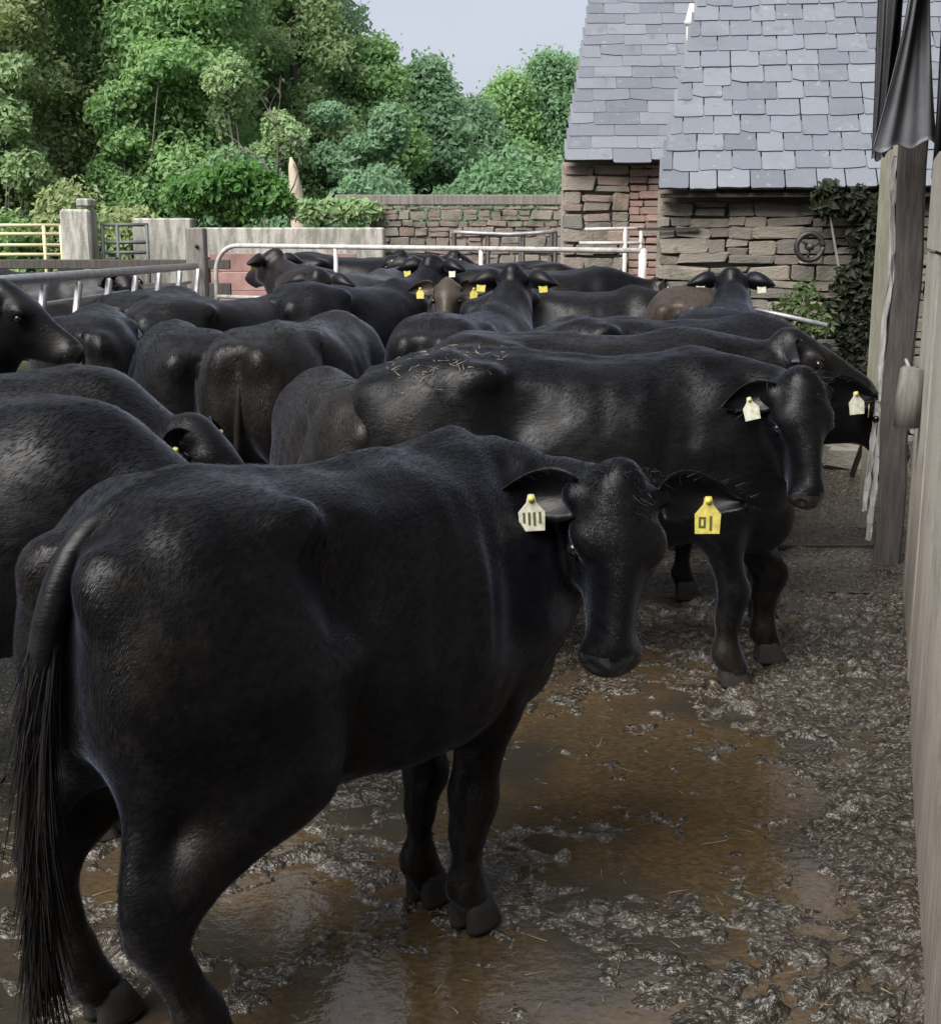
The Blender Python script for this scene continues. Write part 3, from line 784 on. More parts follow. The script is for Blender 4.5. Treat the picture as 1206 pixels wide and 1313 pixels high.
quad_obj('eaves_board', [O - u * .0 + e * .02 - Vector((0, 0, .03)), O + e * 2.9 - Vector((0, 0, .03)), O + e * 2.9 + nb_ * .22 - Vector((0, 0, .03)), O + e * .02 + nb_ * .22 - Vector((0, 0, .03))], M_TIMBER_D, barn, .03)
bm = bmesh.new(); add_box(bm, (.09, .16 - .07, 1.86), (.5, .02, .025), Mx); link('lintel', bm_mesh('lintel', bm, M_IRON), barn)

# ---- far barn behind its left shoulder
barn2 = empty('slate_roofed_barn', (.93, 13.2, 0), 0, label='taller barn with a smooth blue slate roof and brick quoins behind the low barn', cat='barn')
e2 = Vector((1, -.03, 0)).normalized(); n2 = Vector((.03, 1, 0)).normalized()
def bfr2(t, z, out): p = e2 * t + n2 * (.14 - out); return (p.x, p.y, z), R(-1.7)
bm = bmesh.new(); add_box(bm, (2.6, .45, 1.36), (5.2, .5, 2.34), Matrix.Rotation(R(-1.7), 4, 'Z')); w2 = link('wall', bm_mesh('wall', bm, M_MORTAR2), barn2)
rubble(w2, STV2, .0, .66, .9, 2.50, (.10, .20), (.16, .42), bfr2, seed=9)
rubble(w2, BRV, .66, 1.12, .9, 2.50, (.072, .078), (.20, .23), bfr2, name='brick', gap=.010, seed=10, proud=0.0)
u2 = (n2 * math.cos(R(42)) + Vector((0, 0, 1)) * math.sin(R(42))); O2 = Vector((0, 0, 2.52)) - n2 * .05
roof2 = quad_obj('roof', [O2 + u2 * .05, O2 + e2 * 5.2 + u2 * .05, O2 + e2 * 5.2 + u2 * 2.86, O2 + u2 * 2.86 + e2 * .36], M_TIMBER_D, barn2, .05)
top2 = O2 + u2 * 2.86; bk2 = top2 + n2 * 2.1 + Vector((0, 0, -1.9))
quad_obj('roof', [top2 + e2 * .36, bk2 + e2 * .36, bk2 + e2 * 5.2, top2 + e2 * 5.2], M_SLATE, barn2, .05)
quad_obj('gable_wall', [e2 * .04 + n2 * .3 + Vector((0, 0, 2.5)), e2 * .34 + n2 * 2.05 + Vector((0, 0, 4.32)), bk2 + e2 * .38 + Vector((0, 0, -.1)), Vector((bk2.x, bk2.y, 0)) + e2 * .38, e2 * .04 + n2 * .72], M_MORTAR2, barn2, .3)
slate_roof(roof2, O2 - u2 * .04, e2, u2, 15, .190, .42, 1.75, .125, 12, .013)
for k in range(5):
    bm = bmesh.new(); a = top2 + e2 * (.36 + .36 * k) + Vector((0, 0, .03)); add_tube(bm, [a, a + e2 * .35], .055, 8)
    link('ridge_tile', bm_mesh('ridge_tile', bm, M_SLATE, True), barn2)
M_PALE = mat_simple('pale_clay', (.42, .41, .40), (.55, .54, .53), 14, .7, .004)
bm = bmesh.new(); vp = Vector((1.33, .75, 3.98 - .28))
add_tube(bm, [vp, vp + Vector((0, 0, .2))], .05, 12); add_tube(bm, [vp + Vector((0, 0, .2)), vp + Vector((0, 0, .24)), vp + Vector((0, 0, .27)), vp + Vector((0, 0, .42))], [.05, .08, .06, .025], 12)
link('vent_pipe', bm_mesh('vent_pipe', bm, M_PALE, True), barn2)

# ---- unseen byre added behind the camera to keep low sky off the cows
by = empty('added_byre', (-3.2, -3.4, 0), 0, label='added unseen stone byre behind the camera, blocking low sky light', cat='barn')
bm = bmesh.new(); add_box(bm, (-3.4, 0, 2.2), (5.2, .5, 4.4)); add_box(bm, (3.2, 0, 2.2), (4.8, .5, 4.4)); add_box(bm, (0, 0, 3.5), (1.62, .48, 1.8)); link('wall', bm_mesh('wall', bm, M_MORTAR), by)
quad_obj('roof', [(-6.2, .5, 4.3), (5.8, .5, 4.3), (5.8, -3.0, 7.0), (-6.2, -3.0, 7.0)], M_SLATE, by, .08)
bm = bmesh.new(); add_box(bm, (0, -.1, 1.3), (1.58, .08, 2.6)); link('door', bm_mesh('door', bm, M_TIMBER_D), by)
bm = bmesh.new(); add_box(bm, (-.2, -3.2, 2.2), (11.8, .3, 4.4)); link('wall', bm_mesh('wall', bm, M_MORTAR), by)

# ---- far boundary walls
def concrete_material():
    m = NT('rendered_concrete'); w = m.world(); st = m.world((5, 5, .9))
    a = m.noise(w, 2.0, 6, .65); b = m.noise(st, 2.2, 5, .6)
    c = m.mix(m.ramp(a, [(.35, 0.0), (.65, 1.0)]), (.28, .27, .24), (.40, .375, .345))
    c = m.mix(m.ramp(b, [(.42, 0.0), (.60, .85)]), c, (.14, .145, .115))
    return m.set(Base_Color=c, Roughness=.9, Normal=m.bump(m.noise(w, 30, 5), .006))
M_CONC = concrete_material()
cw = empty('rendered_wall', (-3, 16.6, 0), 0, label='grey rendered wall streaked with algae below the ivy', cat='wall')
bm = bmesh.new(); g = gz(16.6)
add_box(bm, (-.85, 0, g + .82), (.74, .3, 1.66), None, .02); add_box(bm, (.72, 0, g + .76), (2.4, .28, 1.55), None, .02)
link('render', bm_mesh('render', bm, M_CONC), cw)
sw = empty('rubble_wall', (-1.2, 17, 0), 0, label='red and grey rubble boundary wall under a long timber beam', cat='wall')
bm = bmesh.new(); add_box(bm, (1.35, .12, g + .75), (2.9, .26, 1.64)); k0 = link('core', bm_mesh('core', bm, M_MORTAR2), sw)
rubble(k0, STV2, -.10, 2.8, 1.0, 2.17, (.07, .14), (.13, .32), lambda t, z, o: ((t, -.02, z), 0), seed=21, gap=.010)
bm = bmesh.new(); add_box(bm, (0, 0, 0), (3.2, .16, .13), None, .01)
o = link('timber_beam', bm_mesh('timber_beam', bm, M_TIMBER)); o.location = (-.15, 17.15, 2.25); tag(o, 'long weathered timber beam lying along the rubble wall top', 'beam')
pl = empty('gate_pillar', (-4.74, 16, gz(16) - .05), 0, label='squat concrete gate pillar between the yellow and dark gates', cat='pillar')
bm = bmesh.new(); add_box(bm, (0, 0, .9), (.36, .36, 1.85), None, .03)
for v in bm.verts: v.co.x += .012 * math.sin(v.co.z * 9)
link('shaft', bm_mesh('shaft', bm, M_CONC), pl)
bm = bmesh.new(); add_box(bm, (.10, .0, 1.9), (.16, .34, .10), None, .02); link('cap', bm_mesh('cap', bm, M_CONC), pl)

# ---- gates and rails
M_GALV = mat_simple('galvanised', (.22, .22, .225), (.38, .38, .39), 14, .42, .002, metallic=.45)
M_WHITE = mat_simple('white_paint', (.26, .24, .225), (.48, .47, .45), 14, .5, .002)
M_YELLOW = mat_simple('faded_yellow', (.46, .42, .22), (.55, .52, .34), 8, .6, .003)
M_DKGREEN = mat_simple('dark_green_paint', (.05, .065, .06), (.09, .10, .095), 9, .6, .003)
M_RED = mat_simple('red_oxide', (.20, .105, .092), (.30, .18, .16), 6, .85, .004, objrand=.2)

gate = empty('field_gate', (1.5, 11.25, 0), 0, label='long white tubular gate spanning the yard behind the herd', cat='gate')
d = Vector((-2.63, 13.45, 0)) - Vector((1.5, 11.25, 0)); L = d.length; d.normalize(); gd = Vector((0, 0, 1))
def gp_(t, z): return d * t + gd * (z + (gz(11.25 + d.y * t)) * 0)
G0, G1 = 1.68, 1.70
bm = bmesh.new(); fr = [gp_(.02, .45), gp_(.02, 1.60), gp_(.02, 1.665), gp_(.08, 1.68)]
add_tube(bm, [gp_(.02, .45), gp_(.02, 1.69)], .030); link('end_post', bm_mesh('end_post', bm, M_WHITE, True), gate)
arc = [gp_(.0, 1.68), gp_(L - .30, 1.705)] + [gp_(L - .30 + .28 * math.sin(a), 1.425 + .28 * math.cos(a)) for a in np.linspace(.2, math.pi / 2, 7)] + [gp_(L - .02, .5)]
tube_obj('top_rail', arc, .024, M_WHITE, gate)
for z in (1.42, 1.17, .92, .66, .48): 
    if z == 1.42: continue
    tube_obj('rail', [gp_(.02, z), gp_(L - .02, z + .02)], .021, M_WHITE, gate)
tube_obj('rail', [gp_(.02, 1.335), gp_(.62, 1.335)], .024, M_WHITE, gate)
for f in (.34, .68): tube_obj('upright', [gp_(L * f, .47), gp_(L * f, 1.68)], .021, M_WHITE, gate)

o = empty('gate_post', (-2.80, 13.45, gz(13.4) - .1), 0, label='square wooden gate post where the white gate meets the feed barrier', cat='post')
bm = bmesh.new(); add_box(bm, (0, 0, .88), (.19, .19, 1.76), None, .012); link('post', bm_mesh('post', bm, M_TIMBER), o)
bm = bmesh.new(); add_tube(bm, [(.02, -.10, 1.58), (.02, -.12, 1.58)], .02, 8); link('hinge_bolt', bm_mesh('hinge_bolt', bm, M_IRON, True), o)

fb = empty('feed_barrier', (-2.95, 8.0, 0), 0, label='galvanised feed barrier with slanting bars along the left of the yard', cat='barrier')
tube_obj('top_rail', [(-.06, -1.6, 1.53), (0, .5, 1.53), (.16, 5.3, 1.50)], .036, M_GALV, fb)
tube_obj('middle_rail', [(-.10, -1.6, 1.33), (-.05, .5, 1.34), (.10, 5.3, 1.34)], .016, M_GALV, fb)
tube_obj('bottom_rail', [(-.06, -1.6, .62), (.16, 5.3, .75)], .03, M_GALV, fb)
for k in range(9):
    y = -.9 + .70 * k; bm = bmesh.new()
    add_box(bm, (0, 0, .5), (.045, .06, .92), None, .01)
    o = link('slanting_bar', bm_mesh('slanting_bar', bm, M_GALV), fb); o.location = (-.04 + .03 * k, y, .60); o.rotation_euler = (R(-24), R(2), 0)
# dark rails and a low feed wall beyond the barrier
df = empty('rail_fence', (-5.1, 14.2, 0), 0, label='dark timber rail fence behind the galvanised feed barrier', cat='fence')
for z, w_ in ((1.50, .10), (1.22, .16), (.95, .16)):
    bm = bmesh.new(); add_box(bm, (0, 0, z), (5.0, .05, w_), None, .008); link('rail', bm_mesh('rail', bm, M_TIMBER_D), df)
for x in (-1.8, -.3, 1.2, 2.2):
    bm = bmesh.new(); add_box(bm, (x, .08, .85), (.12, .12, 1.45), None, .01); link('post', bm_mesh('post', bm, M_TIMBER_D), df)

def bar_gate(name, label, loc, w_, zs, ups, mat, r=.022):
    o = empty(name, loc, 0, label=label, cat='gate')
    for z in zs: tube_obj('rail', [(0, 0, z), (w_, 0, z)], r, mat, o, 8)
    for x in ups: tube_obj('upright', [(x, 0, min(zs)), (x, 0, max(zs))], r * 1.1, mat, o, 8)
    return o
bar_gate('yard_gate', 'pale yellow barred gate left of the concrete pillar', (-7.0, 17, 0), 1.75, (1.93, 1.82, 1.68, 1.56, 1.2, .9), (.02, .55, 1.5, 1.72), M_YELLOW)
bar_gate('yard_gate', 'dark green barred gate right of the concrete pillar', (-4.5, 16.05, 0), .58, (1.93, 1.72, 1.60, 1.2, .8), (.02, .20, .56), M_DKGREEN)

rw = empty('board_screen', (-3.0, 15.2, 0), 0, label='red boarded screen seen through the left half of the white gate', cat='screen')
for k in range(6):
    bm = bmesh.new(); add_box(bm, (.83, .004 * (k % 2), .42 + .215 * k), (1.7, .04, .21), None, .006); link('board', bm_mesh('board', bm, M_RED), rw)
for x in (.05, 1.62):
    bm = bmesh.new(); add_box(bm, (x, .07, .85), (.09, .09, 1.5), None, .006); link('post', bm_mesh('post', bm, M_TIMBER_D), rw)

fd = empty('hay_feeder', (-.18, 14.3, 0), 0, label='dark barred hay feeder standing in front of the rubble wall', cat='feeder')
arcp = [(0, 0, 1.84), (.3, -.02, 1.825), (.6, -.03, 1.815), (.9, -.02, 1.83), (1.12, 0, 1.85)]
tube_obj('top_rail', arcp, .022, M_GALV, fd)
tube_obj('back_rail', [(x, .7, z + .0) for x, y, z in arcp], .022, M_GALV, fd)
for z in (1.45, 1.10, .75): tube_obj('rail', [(0, 0, z), (1.12, 0, z)], .022, M_IRON, fd)
for x in (0, .37, .75, 1.10):
    tube_obj('bar', [(x, 0, .45), (x, -.01, 1.83)], .024, M_IRON, fd); tube_obj('bar', [(x, .7, .45), (x, .7, 1.83)], .024, M_IRON, fd)
for x in (0, 1.10): tube_obj('side_rail', [(x, 0, 1.6), (x, .7, 1.6)], .02, M_IRON, fd)

wr = empty('rail_hurdle', (1.02, 11.75, 0), 0, label='short white rail frame at the barn corner above the gate end', cat='hurdle')
tube_obj('rail', [(0, 0, 1.86), (.52, 0, 1.87)], .016, M_WHITE, wr, 8); tube_obj('rail', [(-.05, 0, 1.74), (.52, 0, 1.74)], .016, M_WHITE, wr, 8)
tube_obj('upright', [(.36, 0, .5), (.36, 0, 1.88)], .02, M_WHITE, wr, 8); tube_obj('upright', [(.50, 0, .5), (.50, 0, 1.87)], .016, M_WHITE, wr, 8); tube_obj('rail', [(0, 0, .8), (.52, 0, .8)], .016, M_WHITE, wr, 8)

hd_ = empty('sheeted_hurdle', (1.50, 9.75, 0), R(-31), label='red sheeted hurdle with a pale top tube by the barn wall', cat='hurdle')
tube_obj('top_tube', [(0, 0, .30), (0, 0, 1.27), (.04, 0, 1.31), (.7, 0, 1.28), (1.18, 0, 1.19)], .017, M_GALV, hd_, 8)
tube_obj('upright', [(.32, 0, .3), (.32, 0, 1.29)], .016, M_WHITE, hd_, 8)
tube_obj('rail', [(0, 0, .4), (1.24, 0, .4)], .016, M_WHITE, hd_, 8)
bm = bmesh.new(); add_box(bm, (.18, .025, .78), (.28, .008, .82)); link('sheet', bm_mesh('sheet', bm, M_RED), hd_)

# iron wheel hung on the barn wall
iw = empty('iron_wheel', (2.70, 10.47, 1.72), 0, label='small rusty iron wheel hung on the barn wall beside the ivy', cat='wheel')
ring = [(.105 * math.cos(a), 0, .105 * math.sin(a)) for a in np.linspace(0, 2 * math.pi, 25)]
tube_obj('rim', ring, .022, M_IRON, iw, 8); tube_obj('hub', [(0, -.04, 0), (0, .05, 0)], .03, M_IRON, iw, 10)
for k in range(3):
    a = k * 2.094 + .4; tube_obj('spoke', [(0, 0, 0), (.1 * math.cos(a), 0, .1 * math.sin(a))], .013, M_IRON, iw, 6)

# ---- timber shed running up the right-hand side
SH = empty('timber_shed', (0, 0, 0), 0, label='pale boarded timber shed along the right edge of the yard', cat='shed')
wv = Vector((.300, .954, 0)); nv_ = Vector((.954, -.300, 0)); sa = math.atan2(wv.y, wv.x); MS = Matrix.Rotation(sa, 4, 'Z')
def shp(s, out, z): p = wv * s + nv_ * out; return Vector((p.x, p.y, z))
def board_material():
    m = NT('limewashed_board'); v = m.coords('Object', (14, 14, 1.3)); w = m.world()
    a = m.noise(v, 3, 6, .65); st = m.noise(m.coords('Object', (20, 20, .9)), 2.5, 4)
    c = m.mix(m.ramp(a, [(.3, 0.0), (.7, 1.0)]), (.36, .33, .28), (.41, .375, .32))
    c = m.mix(1.0, c, m.ramp(m.rnd(), [(0, .88), (1, 1.1)]), 'MULTIPLY')
    sep = m.n('ShaderNodeSeparateXYZ'); m.l(w, sep.inputs[0])
    low = m.n('ShaderNodeMapRange'); low.inputs['From Min'].default_value = .95; low.inputs['From Max'].default_value = .02; m.l(sep.outputs['Z'], low.inputs[0])
    mu = m.n('ShaderNodeMath'); mu.operation = 'MULTIPLY'; m.l(low.outputs[0], mu.inputs[0]); m.l(m.ramp(st, [(.35, 0.0), (.6, 1.0)]), mu.inputs[1])
    c = m.mix(mu.outputs[0], c, (.080, .050, .034)); c = m.mix(m.ramp(m.noise(w, 5, 6, .7), [(.5, 0.0), (.7, .6)]), c, (.12, .105, .085))
    return m.set(Base_Color=c, Roughness=.85, Normal=m.bump(a, .004))
M_BOARD = board_material()
BM_B = []
for k in range(4):
    bm = bmesh.new(); add_box(bm, (0, 0, .5), (1, 1, 1)); BM_B.append(bm_mesh('board', bm, M_BOARD))
rs = np.random.default_rng(5); s = -1.5; k = 0
while s < 6.74:
    w_ = min(rs.uniform(.50, .62), 6.80 - s)
    for z0, z1, oo in ((.0, 1.735 + rs.normal() * .003, .206), (1.755, 2.16 + rs.normal() * .02, .198)):
        o = link('board', BM_B[k % 4], SH); o.location = shp(s + w_ / 2, oo + rs.normal() * .002 + .01, z0)
        o.rotation_euler = (0, 0, sa); o.scale = (w_ - .003, .022, z1 - z0)
    s += w_; k += 1
for z in (.35, 1.72, 2.1):
    bm = bmesh.new(); add_box(bm, (2.65, -.29, z), (8.3, .10, .09), MS); link('batten', bm_mesh('batten', bm, M_TIMBER_D), SH)
bm = bmesh.new(); add_box(bm, (2.6, -3.6, 1.6), (8.4, .1, 3.2), MS); link('back_wall', bm_mesh('back_wall', bm, M_TIMBER_D), SH)
bm = bmesh.new(); add_box(bm, (2.7, -1.9, 3.35), (8.8, 3.9, .08), MS); link('shed_roof', bm_mesh('shed_roof', bm, M_SLATE), SH)
bm = bmesh.new(); add_box(bm, (6.84, -1.95, 1.6), (.08, 3.3, 3.2), MS); link('end_wall', bm_mesh('end_wall', bm, M_TIMBER_D), SH)
bm = bmesh.new(); add_box(bm, (2.7, -.25, 3.12), (8.5, .14, .28), MS); link('eaves_beam', bm_mesh('eaves_beam', bm, M_TIMBER_D), SH)
# short round timber fixed to the boards
bm = bmesh.new(); p0 = shp(6.12, .150, 0); add_tube(bm, [p0 + Vector((.012, .0, 1.235)), p0 + Vector((.01, 0, 1.225)), p0 + Vector((0, -.005, 1.10)), p0 + Vector((-.004, -.005, .965))], [.040, .056, .060, .058], 14)
link('timber_catch', bm_mesh('timber_catch', bm, M_TIMBER, True), SH)

# weathered door post and split plank beyond the end of the boards
po = empty('door_post', (2.335, 7.02, 0), R(-18), label='thick weathered grey door post at the far end of the boarded shed', cat='post')
bm = bmesh.new(); add_box(bm, (0, 0, 1.16), (.145, .16, 2.36), None, .012)
bmesh.ops.subdivide_edges(bm, edges=[ed for ed in bm.edges if abs(ed.verts[0].co.z - ed.verts[1].co.z) > 1], cuts=14)
for v in bm.verts: v.co.x += .010 * math.sin(v.co.z * 5) + random.uniform(-.004, .004); v.co.y += random.uniform(-.005, .005)
M_POST = mat_simple('post_timber', (.026, .022, .020), (.062, .054, .049), 5, .85, .010, stretch=(9, 9, 1))
link('post', bm_mesh('post', bm, M_POST), po)
bm = bmesh.new(); add_box(bm, (0, 0, 0), (.03, .06, 1.6), None, .004)
bmesh.ops.subdivide_edges(bm, edges=[ed for ed in bm.edges if abs(ed.verts[0].co.z - ed.verts[1].co.z) > 1], cuts=18)
for v in bm.verts: v.co.x += .012 * math.sin(v.co.z * 7) + random.uniform(-.006, .006); v.co.y += random.uniform(-.012, .012)
M_BLEACH = mat_simple('bleached_timber', (.17, .16, .15), (.33, .32, .31), 6, .85, .006, stretch=(9, 9, 1))
o = link('split_edge', bm_mesh('split_edge', bm, M_BLEACH), po); o.location = (-.086, -.03, 1.42)
for sx_, sz, hh in ((-.115, .62, .62), (-.09, .42, .55)):
    bm = bmesh.new(); add_box(bm, (0, 0, 0), (.028, .05, hh), None, .004)
    bmesh.ops.subdivide_edges(bm, edges=[ed for ed in bm.edges if abs(ed.verts[0].co.z - ed.verts[1].co.z) > .3], cuts=10)
    for v in bm.verts: v.co.x += random.uniform(-.006, .006); v.co.y += random.uniform(-.008, .008)
    o = link('splinter', bm_mesh('splinter', bm, M_BLEACH), po); o.location = (sx_, -.04, sz); o.rotation_euler = (0, R(3), 0)
bm = bmesh.new(); add_tube(bm, [(.03, -.09, 1.16), (.035, -.11, 1.15), (.065, -.13, 1.09), (.045, -.12, 1.04)], .010, 8); link('hook', bm_mesh('hook', bm, M_BLEACH, True), po)
o = empty('mossy_plank', (2.50, 7.95, 0), R(-15), label='pale greenish plank standing behind the weathered door post', cat='plank')
bm = bmesh.new(); add_box(bm, (0, 0, 1.2), (.10, .04, 2.4), None, .005)
link('plank', bm_mesh('plank', bm, mat_simple('mossy_timber', (.12, .12, .085), (.20, .19, .15), 5, .85, .006, stretch=(9, 9, 1))), o)

# hanging tarpaulin: a folded rubber sheet gathered at the top
def hanging_sheet(name, x0, y0, ztop, zbot, wtop, wbot, label, mat, seed, depth=.05, lean=0.0):
    nu, nv = 41, 40; V = []; rs = np.random.default_rng(seed); ph = rs.uniform(0, 6, 4)
    for th in (0, 1):
        for j in range(nv):
            v = j / (nv - 1); w_ = wtop + (wbot - wtop) * v ** 1.6
            for i in range(nu):
                q = i / (nu - 1) - .5
                f = math.sin(q * 9 + ph[0] + 1.2 * v) + .5 * math.sin(q * 21 + ph[1] + 2.4 * v) + .35 * math.sin(v * 6 + ph[2] + q * 5)
                z = ztop + (zbot - ztop) * v + (.05 * q + .014 * math.sin(q * 14 + ph[3])) * v
                V.append((x0 + q * w_ + lean * v, y0 + depth * f * (1.2 - .3 * v) + (.012 if th else 0) + q * .1, z))
    N = nu * nv; Q = []
    for th in (0, 1):
        for j in range(nv - 1):
            for i in range(nu - 1):
                a = th * N + j * nu + i; q = (a, a + 1, a + 1 + nu, a + nu); Q.append(q if th else q[::-1])
    for i in range(nu - 1): Q.append(((nv - 1) * nu + i, (nv - 1) * nu + i + 1, N + (nv - 1) * nu + i + 1, N + (nv - 1) * nu + i))
    for j in range(nv - 1):
        for i in (0, nu - 1): Q.append((j * nu + i, (j + 1) * nu + i, N + (j + 1) * nu + i, N + j * nu + i))
    return tag(link(name, np_mesh(name, V, Q, (mat,), True)), label, 'tarpaulin')
M_TARP = mat_simple('rubber_sheet', (.075, .079, .088), (.13, .136, .15), 4, .55, .008)
M_TARPB = mat_simple('black_sheet', (.010, .010, .012), (.022, .022, .025), 6, .6, .006)
hanging_sheet('rubber_sheet', 2.12, 6.45, 3.15, 2.235, .10, .345, 'dark grey rubber sheet hanging gathered above the door post', M_TARP, 3, .022, -.02)
hanging_sheet('black_curtain', 2.06, 6.68, 3.15, 2.20, .14, .11, 'narrow black curtain hanging behind the grey rubber sheet', M_TARPB, 5, .03)
hanging_sheet('black_curtain', 2.36, 6.55, 3.15, 2.12, .22, .24, 'torn black curtain hanging above the shed boards', M_TARPB, 8, .03)

# leaning stick, loose stones
o = tube_obj('leaning_stick', [(2.70, 8.45, .75), (2.76, 8.9, .44), (2.83, 9.4, .07)], [.018, .022, .02], M_TIMBER); tag(o, 'bare stick leaning beside the door post', 'stick')
for i, (x, y, z, s_, lb) in enumerate([(2.86, 9.75, .16, (.34, .22, .16), 'long pale loose stone at the foot of the barn wall'), (2.62, 9.95, .10, (.22, .2, .14), 'small loose stone left of the leaning stick'), (3.0, 9.2, .06, (.2, .2, .13), 'loose stone lying behind the door post')]):
    o = link('loose_stone', STV[i + 2]); o.location = (x, y, z); o.scale = s_; o.rotation_euler = (.1, .1, i); tag(o, lb, 'stone')

# ------------------------------------------------------------------ foliage
def leaf_material(name, c1, c2, c3, trans=.48):
    m = NT(name); w = m.world(); oi = m.n('ShaderNodeObjectInfo')
    a = m.noise(w, 1.1, 3); b = m.noise(w, 9, 2)
    c = m.mix(m.ramp(a, [(.35, 0.0), (.65, 1.0)]), c1, c2); c = m.mix(m.ramp(b, [(.45, 0.0), (.75, .7)]), c, c3)
    m.set(Base_Color=c, Roughness=.55, Specular_IOR_Level=.3)
    tr = m.n('ShaderNodeBsdfTranslucent'); ms = m.n('ShaderNodeMixShader'); ms.inputs[0].default_value = trans
    m.l(m.mix(1.0, c, (1.15, 1.2, .8), 'MULTIPLY'), tr.inputs[0]); m.l(m.b.outputs[0], ms.inputs[1]); m.l(tr.outputs[0], ms.inputs[2]); m.l(ms.outputs[0], m.out.inputs[0])
    return m.m
L_MID = leaf_material('leaf_mid', (.190, .340, .140), (.235, .375, .160), (.28, .41, .20))
L_PALE = leaf_material('leaf_pale', (.250, .365, .185), (.290, .390, .205), (.33, .43, .25))
L_DARK = leaf_material('leaf_dark', (.155, .285, .160), (.180, .305, .170), (.22, .34, .19))
L_BLUE = leaf_material('leaf_blue', (.165, .290, .180), (.195, .315, .195), (.24, .35, .225))
L_RUST = leaf_material('leaf_rust', (.260, .340, .165), (.310, .345, .185), (.24, .35, .155))
L_IVY = leaf_material('leaf_ivy', (.085, .20, .050), (.12, .25, .065), (.07, .15, .05))
L_WEED = leaf_material('leaf_weed', (.07, .115, .045), (.11, .15, .06), (.05, .08, .03))
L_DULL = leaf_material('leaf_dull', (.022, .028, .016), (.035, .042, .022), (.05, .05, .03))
M_BARK = mat_simple('bark', (.06, .052, .042), (.13, .12, .10), 8, .9, .02, stretch=(1, 1, .3))
M_SNAG = mat_simple('bare_wood', (.36, .30, .22), (.5, .43, .33), 6, .85, .01, stretch=(4, 4, .6))

def leaves(centers, outs, size, rs, droop=.25):
    n = len(centers); d = outs + rs.normal(size=(n, 3)) * .6; d /= np.linalg.norm(d, axis=1)[:, None] + 1e-9
    t = np.cross(d, rs.normal(size=(n, 3))); t /= np.linalg.norm(t, axis=1)[:, None] + 1e-9; b = np.cross(d, t)
    s = size * rs.uniform(.6, 1.35, (n, 1)); a = t * s; c = b * s * .55
    V = np.stack([centers - a, centers - a * .1 + c + d * s * .15, centers + a + np.array([0, 0, -1]) * s * droop, centers - a * .1 - c + d * s * .15], 1)
    return V.reshape(-1, 3), np.arange(4 * n).reshape(-1, 4)

def crown_points(n, puffs, rs, shell=.55):
    P = np.array([p[:3] for p in puffs]); r = np.array([p[3:] for p in puffs]); vol = (r.prod(1)) ** (2 / 3); k = rs.choice(len(puffs), n, p=vol / vol.sum())
    d = rs.normal(size=(n, 3)); d /= np.linalg.norm(d, axis=1)[:, None]
    rad = shell + (1.08 - shell) * rs.random((n, 1)) ** .6
    lump = 1 + .22 * vnoise(P[k, 0] * 3 + d[:, 0] * 2.6, P[k, 1] * 3 + d[:, 1] * 2.6, P[k, 2] * 3 + d[:, 2] * 2.6)[:, None]
    return P[k] + d * r[k] * rad * lump, d

def tree(name, label, x, y, h, cr, mat, nleaf, leaf=.13, seed=0, trunk_r=.14, zc=.25, npuff=64, elong=1.0, group='trees behind the yard walls', cat='tree'):
    rs = np.random.default_rng(seed); z0 = gz(y) if y < 40 else gz(29) ; root = empty(name, (x, y, z0 - .1), 0, label=label, cat=cat, group=group)
    bm = bmesh.new(); lean = rs.normal(size=2) * .3
    tp = [(0, 0, -.5), (lean[0] * .3, lean[1] * .3, h * .3), (lean[0], lean[1], h * .62), (lean[0] * 1.2, lean[1] * 1.2, h * .88)]
    add_tube(bm, tp, [trunk_r, trunk_r * .75, trunk_r * .45, trunk_r * .12], 9); puffs = []
    for k in range(npuff):
        f = zc + (1 - zc) * (k + .5) / npuff; a = k * 2.4 + rs.uniform(-.5, .5)
        env = cr * (math.sin(math.pi * min(1, (.14 + .86 * (f - zc) / (1 - zc)) ** .8)) ** .7) * rs.uniform(.75, 1.25)
        rr = env * rs.uniform(.35, 1.0); c = np.array([math.cos(a) * rr, math.sin(a) * rr, f * h * .96 + rs.normal() * .12])
        pr = cr * rs.uniform(.16, .36); puffs.append((c[0], c[1], c[2], pr * rs.uniform(.9, 1.5), pr * rs.uniform(.9, 1.5), pr * rs.uniform(.55, .9)))
        if k % 3 == 0:
            zb = max(.22 * h, c[2] - rr * .9); tb = np.array([lean[0] * zb / h, lean[1] * zb / h, zb])
            add_tube(bm, [tb, (tb + c) / 2 + [0, 0, .1 * rr], c], [trunk_r * .32, trunk_r * .2, trunk_r * .06], 6)
    puffs.append((lean[0] * 1.2, lean[1] * 1.2, h * .93, cr * .3, cr * .3, cr * .34))
    link('trunk', bm_mesh('trunk', bm, M_BARK, True), root)
    C, D = crown_points(int(nleaf * 1.15), puffs, rs, .66); C = C + rs.normal(size=C.shape) * cr * .10; V, Q = leaves(C, D * .40 + np.array([-.2, -.40, .50]), leaf, rs); V[:, 2] = np.maximum(V[:, 2], .02)
    link('crown', np_mesh('crown', V, Q, (mat,), False), root); return root

